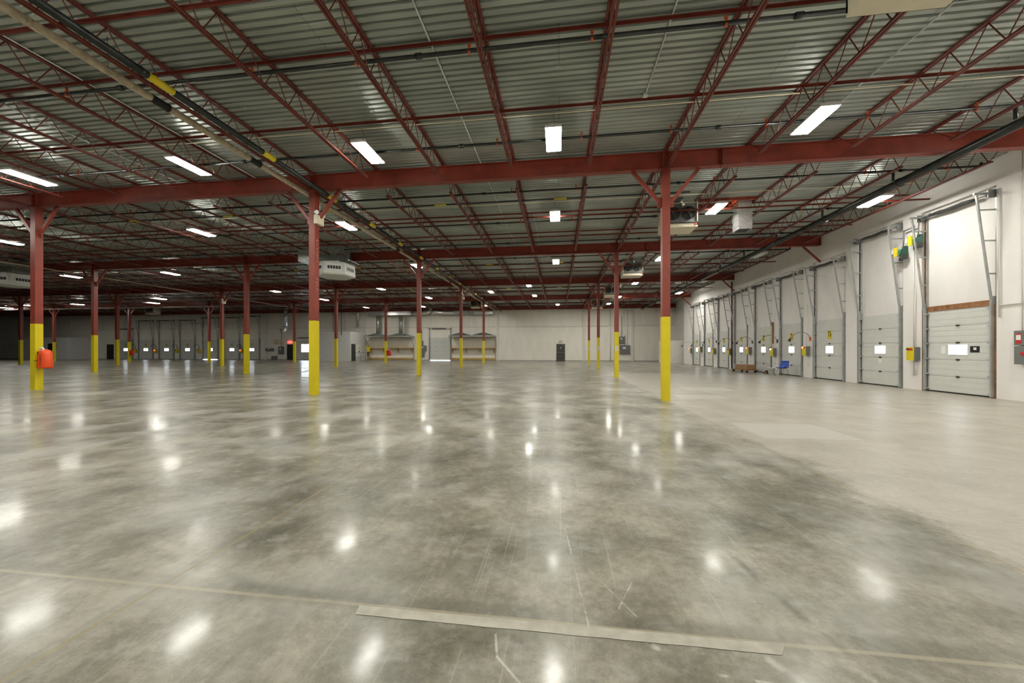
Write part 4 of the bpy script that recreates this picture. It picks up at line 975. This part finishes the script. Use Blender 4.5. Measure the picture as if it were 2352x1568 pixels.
# personnel doors
NDOOR = [1]
def exit_door(x, lab, sign, w=0.98, h=2.13, mat=DOORD):
    NDOOR[0] += 1; t = thing('door_%d' % NDOOR[0], lab, 'door', (x, YF - 0.002, 0)); t['kind'] = 'structure'
    mb = MB(); mb.box(-w / 2, -0.05, 0, w / 2, 0.0, h); obj('leaf', mb, mat, t)
    mb = MB(); mb.box(-w / 2 - 0.05, -0.07, 0, -w / 2, 0.0, h + 0.05); mb.box(w / 2, -0.07, 0, w / 2 + 0.05, 0.0, h + 0.05); mb.box(-w / 2 - 0.05, -0.07, h, w / 2 + 0.05, 0.0, h + 0.05); obj('frame', mb, mat, t)
    if sign is not None:
        mb = MB(); mb.tube([(-w / 2 + 0.08, -0.11, 1.05), (w / 2 - 0.08, -0.11, 1.05)], 0.022, 8); mb.box(-w / 2 + 0.05, -0.11, 1.0, -w / 2 + 0.1, -0.05, 1.14); mb.box(w / 2 - 0.1, -0.11, 1.0, w / 2 - 0.05, -0.05, 1.1); obj('push_bar', mb, GALV, t, label='bright metal push bar')
        mb = MB(); mb.box(-0.06, -0.056, 1.62, 0.06, -0.05, 1.74); obj('door_sticker', mb, PAPER, t)
        mb = MB(); mb.box(0.1, -0.1, h - 0.12, 0.38, -0.05, h - 0.06); obj('door_closer', mb, GREY, t)
exit_door(0.22, 'dark brown exit door with push bar in the middle of the far wall', True)
exit_door(-37.6, 'black door beside the wide drive-in door on the far wall', None, 1.05, 2.15, BLACK)
exit_door(-67.6, 'black door left of dock door 1 on the far wall', None, 1.05, 2.2, BLACK)
t = thing('exit_sign', 'small pale exit sign with lamps above the dark brown exit door', 'exit sign', (0.22, YF, 2.48))
mb = MB(); mb.box(-0.20, -0.10, -0.05, 0.20, 0.0, 0.16); obj('housing', mb, EXITG, t)
text('EXIT', 0.16, REDLBL, t, 'lettering', (0, -0.104, 0.05))
for sx in (-0.15, 0.15):
    mb = MB(); mb.tube([(sx, -0.06, -0.05), (sx * 1.3, -0.12, -0.13)], [0.03, 0.055], 8); obj('lamp_head', mb, PAPER, t)
t = thing('exit_sign', 'lit red exit sign above the black door beside the drive-in door', 'exit sign', (-37.75, YF, 2.5))
mb = MB(); mb.box(-0.30, -0.10, -0.14, 0.30, 0.0, 0.14); obj('housing', mb, EXITR, t)
text('EXIT', 0.24, PAPER, t, 'lettering', (0, -0.104, 0.0))
panel(-39.05, 1.35, 0.75, 1.1, 'tall grey electrical panel left of the black door', conduit=3.0)
panel(-40.85, 1.45, 1.2, 0.42, 'wide low grey electrical box right of dock door 7')
panel(-40.1, 0.28, 0.75, 0.55, 'grey electrical box standing at floor level by the black door', marks=False)
panel(-39.9, 2.6, 0.6, 0.65, 'pale meter box above the grey panels, left one', mat=CREAM, marks=False)
panel(-38.95, 2.6, 0.5, 0.65, 'pale meter box above the tall grey panel', mat=CREAM, marks=False)
t = thing('vent_duct', 'silver flexible duct hanging with an elbow above the black door', 'duct', (-37.6, YF - 1.0, 4.0))
mb = MB(); mb.tube([(0, 0, 0.7), (0, 0, ZD - 4.0)], 0.27, 12); obj('straight_run', mb, FOIL, t)
mb = MB(); mb.tube([(0, 0, 0.75), (-0.02, -0.02, 0.4), (-0.25, -0.15, 0.1), (-0.55, -0.3, 0.0)], 0.25, 12); obj('elbow', mb, FOIL, t)
# the left room block
mb = MB(); mb.box(-79.5, 44.4, 0, -71.0, YF - 0.002, 3.2)
tag(obj('pale_room_block', mb, PALE), 'pale room block against the far wall at far left', 'room')
t = thing('dark_window', 'dark window in the front of the pale room block', 'window', (-73.6, 44.398, 0))
mb = MB(); mb.box(-0.75, -0.03, 1.35, 0.75, 0.0, 2.35); obj('pane', mb, BLACK, t)
mb = MB(); mb.box(-0.8, -0.04, 1.3, 0.8, -0.0, 1.35); mb.box(-0.8, -0.04, 2.35, 0.8, 0.0, 2.4); obj('frame', mb, PALE, t)
for k, (i, idx, beac) in enumerate([(2, -63.1, None), (3, -59.55, 'r'), (4, -55.95, None), (5, -52.3, None), (7, -45.35, 'r')]):
    x = idx; t = thing('control_box', 'yellow control box beside dock door %d on the far wall' % i, 'control box', (x, YF - 0.012, 1.25), 0, 'far wall dock controls')
    mb = MB(); mb.box(-0.22, -0.2, -0.25, 0.22, 0, 0.25); obj('enclosure', mb, YEL, t)
    mb = MB(); mb.tube([(-0.08, -0.2, 0.1), (-0.08, -0.27, 0.1)], 0.06, 8); obj('beacon', mb, BEACON_R if beac else DARK, t)
    mb = MB(); mb.tube([(0.1, -0.1, 0.25), (0.12, -0.25, 0.9), (-0.1, -0.5, 1.0), (-0.2, -0.6, 0.6)], 0.03, 6); obj('gooseneck', mb, DARK, t)

# ------------------------------------------------------------------ floor tape
mb = MB(); n = 24; rr = random.Random(5)
vs_ = []
for q in range(n + 1):
    x = -1.12 + 2.17 * q / n; yc = 1.905 + 0.01 * q / n
    vs_ += [(x + (0.012 if q == 0 else 0), yc - 0.034 + rr.uniform(-0.002, 0.002), 0.002), (x + (0.05 if q == n else 0), yc + 0.034 + rr.uniform(-0.002, 0.002), 0.002)]
mb.add(vs_, [(2 * q, 2 * q + 2, 2 * q + 3, 2 * q + 1) for q in range(n)])
top = len(mb.v)
tag(obj('floor_tape', mb, TAPE), 'worn strip of pale tape across the foreground floor', 'tape')
